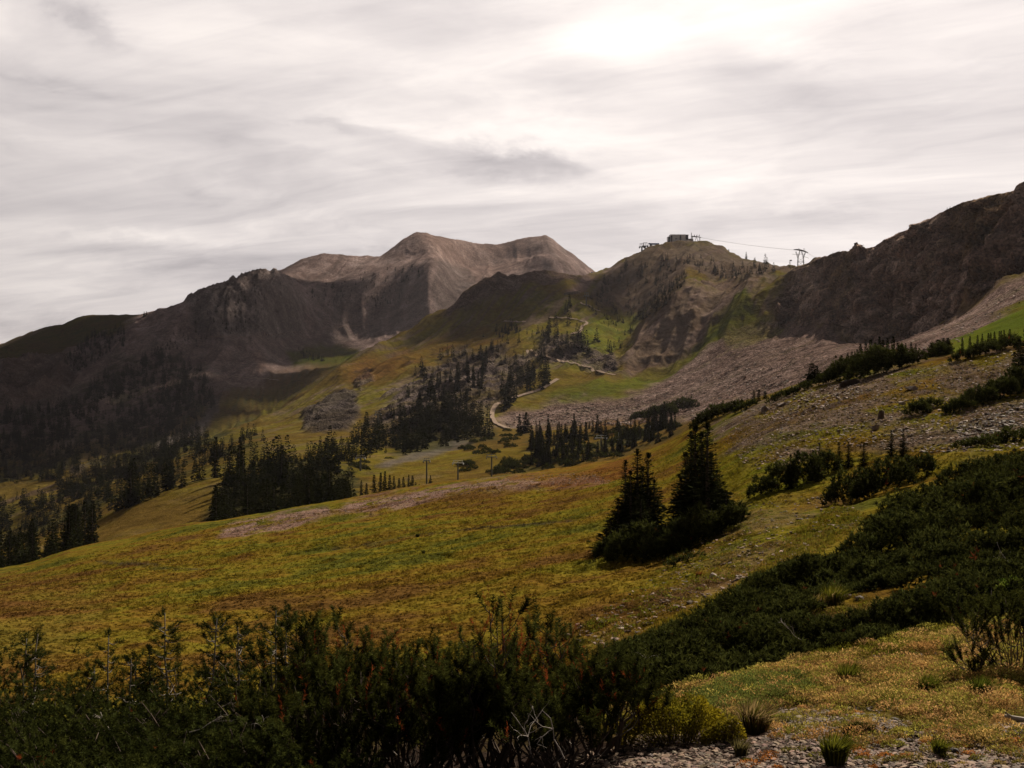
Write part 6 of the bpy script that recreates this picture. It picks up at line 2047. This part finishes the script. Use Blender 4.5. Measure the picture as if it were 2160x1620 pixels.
tube(sp, [(-0.08, 0.03, 0.035), (-0.03, 0.01, 0.025), (0.04, -0.005, 0.015), (0.14, -0.02, 0.010), (0.26, -0.02, 0.012)], [0.010, 0.017, 0.020, 0.019, 0.016], PALE * 1.1, 7)
tube(sp, [(-0.03, 0.01, 0.03), (-0.07, 0.0, 0.055), (-0.09, -0.01, 0.075)], [0.010, 0.008, 0.004], PALE * 0.9, 5)
tag(sp.build('fallen_branch', M_BARK, None, True, lg), 'weathered grey branch lying on the gravel at the right edge', 'branch')
# hummock of pale grass and two dark bushes on the meadow
tussock('dark green bush alone on the open meadow', 881, 1133, 14, 9, 841, 160, (0.02, 0.025, 0.008), (0.05, 0.05, 0.012), 0, 30, 150, 'dark bushes on the meadow')
tussock('smaller dark green bush on the meadow below the first', 893, 1168, 13, 9, 842, 120, (0.03, 0.035, 0.008), (0.07, 0.065, 0.012), 0, 30, 150, 'dark bushes on the meadow')
tussock('dark sprig on the meadow left of the meadow clumps', 1241, 1146, 14, 8, 843, 120, (0.02, 0.025, 0.008), (0.05, 0.05, 0.012), 0, 30, 150, 'dark bushes on the meadow')
tussock('rusty red tuft on the slope left of the upper mat', 1475, 1216, 26, 14, 844, 160, (0.12, 0.05, 0.015), (0.20, 0.09, 0.02), 0, 15, 70, 'tufts left of the mats')

# ------------------------------------------------------------------ uncountable cover: stones, grass, ground cover
def scatter_px(poly, n, y0, y1, seed):
    rng = np.random.default_rng(seed)
    q = sample_poly(poly, n, rng)
    return (rng,) + hits_v(q[:, 0], q[:, 1], y0, y1)


def stones(name, label, jobs, seed):
    rng = np.random.default_rng(seed)
    sh = rock_shapes(9, rng, 0.30)
    sp = Soup()
    for (poly, n, y0, y1, smin, smax, col) in jobs:
        r_, X, Y, Z, A, ok = scatter_px(poly, n, y0, y1, rng.integers(1e6))
        X, Y, Z = X[ok], Y[ok], Z[ok]
        m = len(X)
        S = smin * (smax / smin) ** (r_.random(m) ** 2.2) / 2
        C = np.array(col) * r_.uniform(0.35, 1.75, (m, 1)) * (1 + r_.normal(0, 0.05, (m, 3)))
        scatter_copies(sp, sh, np.stack([X, Y, Z + S * 0.18], -1), S, C, r_, 0.16)
    return tag(sp.build(name, M_STONE), label, name, kind='stuff')


PK = (0.225, 0.152, 0.115)
GRV = (0.165, 0.118, 0.092)
stones('stones', 'pale stones strewn over the slope and the gravel', [
    ([(1520, 890), (1600, 856), (1700, 822), (1900, 778), (2160, 735), (2160, 950), (1960, 955), (1760, 940), (1600, 990), (1530, 960)], 8500, 30, 140, 0.035, 0.24, PK),
    ([(1560, 870), (1700, 825), (1800, 800), (1820, 830), (1650, 890)], 1200, 40, 140, 0.05, 0.35, PK),
    ([(2000, 900), (2160, 850), (2160, 915), (2040, 935)], 700, 30, 100, 0.06, 0.30, (0.17, 0.125, 0.105)),
    ([(1560, 1060), (1760, 1040), (1830, 1090), (1560, 1240), (1280, 1370), (1180, 1340), (1380, 1220)], 1500, 14, 60, 0.03, 0.16, PK),
    ([(700, 1082), (760, 1050), (900, 1030), (1100, 1003), (1250, 998), (1290, 1015), (1100, 1032), (960, 1045), (850, 1068), (740, 1085)], 900, 60, 175, 0.08, 0.3, PK),
    ([(458, 1132), (480, 1105), (560, 1088), (690, 1070), (700, 1085), (610, 1112), (520, 1130)], 400, 60, 175, 0.08, 0.3, PK)], 51)
stones('gravel', 'dark and pale gravel chips covering the bare ground at the lower right', [
    ([(1180, 1610), (1330, 1560), (1440, 1560), (1560, 1555), (1700, 1530), (1900, 1545), (2160, 1520), (2160, 1640), (1180, 1640)], 11000, 5, 16, 0.007, 0.06, (0.20, 0.140, 0.105)),
    ([(1480, 1560), (1600, 1500), (1720, 1490), (1960, 1530), (1700, 1560)], 2600, 5, 16, 0.012, 0.075, GRV),
    ([(1500, 1420), (2100, 1330), (2160, 1500), (1600, 1520)], 2000, 5, 16, 0.012, 0.07, GRV)], 52)
stones('talus', 'pinkish grey boulder field filling the basin under the cliffs', [
    ([(1080, 885), (1180, 848), (1300, 852), (1480, 790), (1600, 760), (1690, 815), (1560, 850), (1480, 880), (1300, 897), (1150, 898)], 2600, 380, 1000, 0.3, 1.7, PK),
    ([(1180, 860), (1420, 850), (1420, 895), (1180, 900)], 1500, 380, 1000, 0.35, 2.3, PK),
    ([(1450, 800), (1560, 730), (1700, 720), (1880, 740), (1780, 800), (1690, 830)], 900, 250, 900, 0.2, 1.1, PK),
    ([(1900, 730), (2000, 675), (2160, 605), (2160, 640), (1960, 760)], 500, 150, 700, 0.2, 1.2, PK),
    ([(1040, 895), (1120, 870), (1180, 890), (1100, 905)], 500, 350, 1000, 0.6, 2.4, PK)], 53)


def tufts(name, label, jobs, seed, mat):
    rng = np.random.default_rng(seed)
    sp = Soup()
    for (poly, n, y0, y1, h0, h1, nb, wpx, tint, spread) in jobs:
        r_, X, Y, Z, A, ok = scatter_px(poly, n, y0, y1, rng.integers(1e6))
        X, Y, Z, A = X[ok], Y[ok], Z[ok], A[ok]
        m = len(X)
        keep = r_.random(m) < np.clip(0.85 + 0.6 * fbm(X / 1.3, Y / 1.3, 3, 161), 0.15, 1)
        X, Y, Z, A = X[keep], Y[keep], Z[keep], A[keep]
        m = len(X)
        h = r_.uniform(h0, h1, m) * (0.8 + 0.5 * r_.random(m))
        P_ = np.repeat(np.stack([X, Y, Z - 0.01], -1), nb, 0)
        hh_ = np.repeat(h, nb)
        P_[:, :2] += r_.normal(0, 1, (m * nb, 2)) * (hh_ * 0.45)[:, None]
        D = np.stack([r_.normal(0.1, spread, m * nb), r_.normal(0, spread, m * nb), np.ones(m * nb)], -1)
        c = A if tint is None else (A * 0.35 + 0.65 * np.array(tint)[r_.integers(0, len(tint), m)])
        c = c * r_.uniform(0.75, 1.35, (m, 1)) * np.array([[1.0, 1.0, 0.9]])
        C = np.repeat(c, nb, 0) * r_.uniform(0.8, 1.2, (m * nb, 1))
        W = wpx / FPX * np.repeat(Y, nb)
        blades(sp, P_, D, hh_ * r_.uniform(0.6, 1.2, m * nb), W, C, r_)
    return tag(sp.build(name, mat), label, name, kind='stuff')


tufts('grass', 'short gold and green grass covering the meadow', [
    ([(-100, 1300), (300, 1260), (700, 1240), (1250, 1190), (1560, 1100), (1600, 1160), (1300, 1400), (1200, 1460), (-100, 1460)], 15000, 14, 60, 0.035, 0.085, 8, 3.2, None, 0.9),
    ([(-100, 1240), (400, 1170), (800, 1130), (1250, 1080), (1560, 1060), (1300, 1200), (700, 1250), (-100, 1310)], 13000, 30, 100, 0.05, 0.12, 5, 2.8, None, 0.85),
    ([(-20, 1215), (450, 1105), (800, 1050), (1300, 985), (1560, 900), (1560, 1060), (1250, 1090), (800, 1140), (-20, 1260)], 12000, 50, 165, 0.07, 0.16, 4, 2.5, None, 0.8),
    ([(1520, 960), (1700, 930), (2160, 900), (2160, 960), (1750, 1060), (1560, 1080)], 3500, 25, 80, 0.04, 0.1, 6, 2.8, None, 0.9),
    ([(1560, 870), (1900, 780), (2160, 740), (2160, 900), (1560, 960)], 4200, 30, 130, 0.04, 0.11, 5, 2.6, ((0.12, 0.082, 0.018), (0.09, 0.075, 0.012), (0.14, 0.10, 0.03)), 0.8),
    ([(1250, 1390), (1560, 1230), (1760, 1060), (1840, 1090), (1600, 1260), (1350, 1400)], 4500, 14, 60, 0.035, 0.09, 8, 3.0, ((0.15, 0.13, 0.014), (0.12, 0.12, 0.012), (0.17, 0.11, 0.02)), 0.45)], 61, M_GRASS)
TAN = ((0.37, 0.24, 0.08), (0.36, 0.235, 0.075), (0.27, 0.22, 0.05), (0.37, 0.215, 0.085), (0.20, 0.185, 0.032), (0.24, 0.21, 0.04), (0.33, 0.18, 0.06))


def cushions(name, label, jobs, seed, mat):
    """low domed plants made of many specks of leaf and flower head"""
    rng = np.random.default_rng(seed)
    sp = Soup()
    for (poly, n, y0, y1, r0, r1, nl, hf, tint, up) in jobs:
        r_, X, Y, Z, A, ok = scatter_px(poly, n, y0, y1, rng.integers(1e6))
        keep = ok & (r_.random(len(X)) < np.clip(0.75 + 0.9 * fbm(X / 0.8, Y / 0.8, 3, 163), 0.1, 1))
        X, Y, Z = X[keep], Y[keep], Z[keep]
        m = len(X)
        R_ = r_.uniform(r0, r1, m)
        a, q_ = r_.uniform(0, 6.283, (m, nl)), np.sqrt(r_.random((m, nl)))
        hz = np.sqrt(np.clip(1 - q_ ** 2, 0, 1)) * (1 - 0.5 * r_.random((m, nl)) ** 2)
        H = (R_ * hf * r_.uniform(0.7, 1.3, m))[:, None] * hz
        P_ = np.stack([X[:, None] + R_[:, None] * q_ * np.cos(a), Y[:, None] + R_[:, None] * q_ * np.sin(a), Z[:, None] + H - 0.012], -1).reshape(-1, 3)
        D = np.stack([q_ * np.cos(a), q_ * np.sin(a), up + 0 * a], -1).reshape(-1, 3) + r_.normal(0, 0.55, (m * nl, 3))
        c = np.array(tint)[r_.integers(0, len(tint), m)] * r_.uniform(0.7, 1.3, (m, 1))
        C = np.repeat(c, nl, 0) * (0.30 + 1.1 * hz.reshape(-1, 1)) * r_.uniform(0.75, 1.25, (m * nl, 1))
        ln = r_.uniform(0.011, 0.026, m * nl) * (Y.mean() / 9.0) ** 0.6
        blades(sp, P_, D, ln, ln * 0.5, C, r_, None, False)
    return tag(sp.build(name, mat), label, name, kind='stuff')


cushions('ground_cover', 'tan and olive cushion plants carpeting the ground at the lower right', [
    ([(1300, 1500), (1480, 1445), (1700, 1395), (1900, 1345), (2160, 1310), (2160, 1500), (1960, 1520), (1800, 1490), (1600, 1500), (1440, 1530)], 850, 5, 17, 0.09, 0.23, 260, 0.62, TAN, 0.6),
    ([(1560, 1520), (1720, 1490), (1900, 1520), (2160, 1490), (2160, 1600), (1900, 1580), (1640, 1560)], 120, 5, 17, 0.06, 0.17, 240, 0.6, TAN, 0.6),
    ([(1500, 1620), (1700, 1575), (2160, 1560), (2160, 1625)], 60, 5, 17, 0.04, 0.10, 150, 0.45, ((0.28, 0.11, 0.03), (0.16, 0.14, 0.03), (0.22, 0.16, 0.05)), 0.6),
    ([(1420, 1490), (1560, 1440), (1680, 1430), (1720, 1460), (1600, 1500), (1480, 1510)], 260, 5, 17, 0.09, 0.19, 220, 0.8, ((0.095, 0.115, 0.026), (0.13, 0.14, 0.03)), 1.0),
    ([(1700, 1385), (1900, 1340), (2060, 1310), (2080, 1340), (1900, 1380), (1720, 1410)], 240, 5, 17, 0.07, 0.15, 80, 0.7, ((0.12, 0.115, 0.014), (0.17, 0.14, 0.02)), 1.0),
    ([(1700, 1290), (1800, 1255), (1880, 1270), (1800, 1310)], 90, 9, 30, 0.07, 0.16, 60, 0.6, ((0.13, 0.12, 0.014), (0.17, 0.12, 0.03)), 0.8),
    ([(1240, 1390), (1540, 1230), (1700, 1150), (1780, 1070), (1560, 1080), (1200, 1350)], 500, 14, 60, 0.08, 0.22, 40, 0.6, ((0.13, 0.12, 0.012), (0.16, 0.10, 0.02), (0.11, 0.12, 0.012)), 0.8)], 62, M_GRASS)
# ------------------------------------------------------------------ air
HAZE_D = 0.000024
def build_haze():
    lo, hi = ZZ.min() - 1.0 - 2, ZZ.max() + 25
    sp = Soup()
    box(sp, 0, 4700, (lo + hi) / 2, 16000, 9500, hi - lo)
    m, k = new_mat('air')
    pv = k.n('ShaderNodeVolumePrincipled')
    pv.inputs['Color'].default_value = (0.80, 0.76, 0.86, 1)
    pv.inputs['Density'].default_value = HAZE_D
    pv.inputs['Anisotropy'].default_value = 0.3
    out = k.n('ShaderNodeOutputMaterial')
    k.l(pv.outputs[0], out.inputs['Volume'])
    o = sp.build('haze', m)
    tag(o, 'thin bluish haze over the valley and the far mountain', 'haze', kind='stuff')


def build_cloud():
    """a bank of cloud above and ahead, out of the picture, that keeps the left valley in shade"""
    rng = np.random.default_rng(3)
    alt = 1500.0
    off = np.array([SUN_DIR.x, SUN_DIR.y]) * (alt / SUN_DIR.z)
    foot = [(-1500, 560), (-270, 600), (-250, 860), (-290, 1100), (-280, 1450), (-215, 1700), (-240, 1830), (-440, 1910), (-640, 2000), (-1500, 2100)]
    q = sample_poly(foot, 300, rng)
    sh = rock_shapes(6, rng, 0.30)
    sp = Soup()
    P = np.concatenate([q + off, alt + rng.normal(0, 25, (300, 1))], 1)
    scatter_copies(sp, sh, P, rng.uniform(50, 125, 300), np.tile([0.85, 0.85, 0.85], (300, 1)), rng, 0.05)
    for f2, n2 in (([(-200, 1040), (60, 1060), (75, 1200), (-190, 1240)], 15),):
        q = sample_poly(f2, n2, rng)
        scatter_copies(sp, sh, np.concatenate([q + off, alt + rng.normal(0, 12, (n2, 1))], 1), rng.uniform(35, 62, n2), np.tile([0.85, 0.85, 0.85], (n2, 1)), rng, 0.05)
    m, k = new_mat('cloud')
    d = k.n('ShaderNodeBsdfTranslucent')
    d.inputs[0].default_value = (0.85, 0.85, 0.87, 1)
    t = k.n('ShaderNodeBsdfTransparent')
    mx = k.n('ShaderNodeMixShader')
    mx.inputs[0].default_value = 0.115
    k.l(t.outputs[0], mx.inputs[1])
    k.l(d.outputs[0], mx.inputs[2])
    out = k.n('ShaderNodeOutputMaterial')
    k.l(mx.outputs[0], out.inputs[0])
    o = sp.build('cloud', m, None, True)
    tag(o, 'low bank of cloud shading the left valley', 'cloud', kind='structure')


build_cloud()
build_haze()
build_land()
print('script seconds', round(time.time() - T0, 1), 'objects', len(bpy.data.objects))
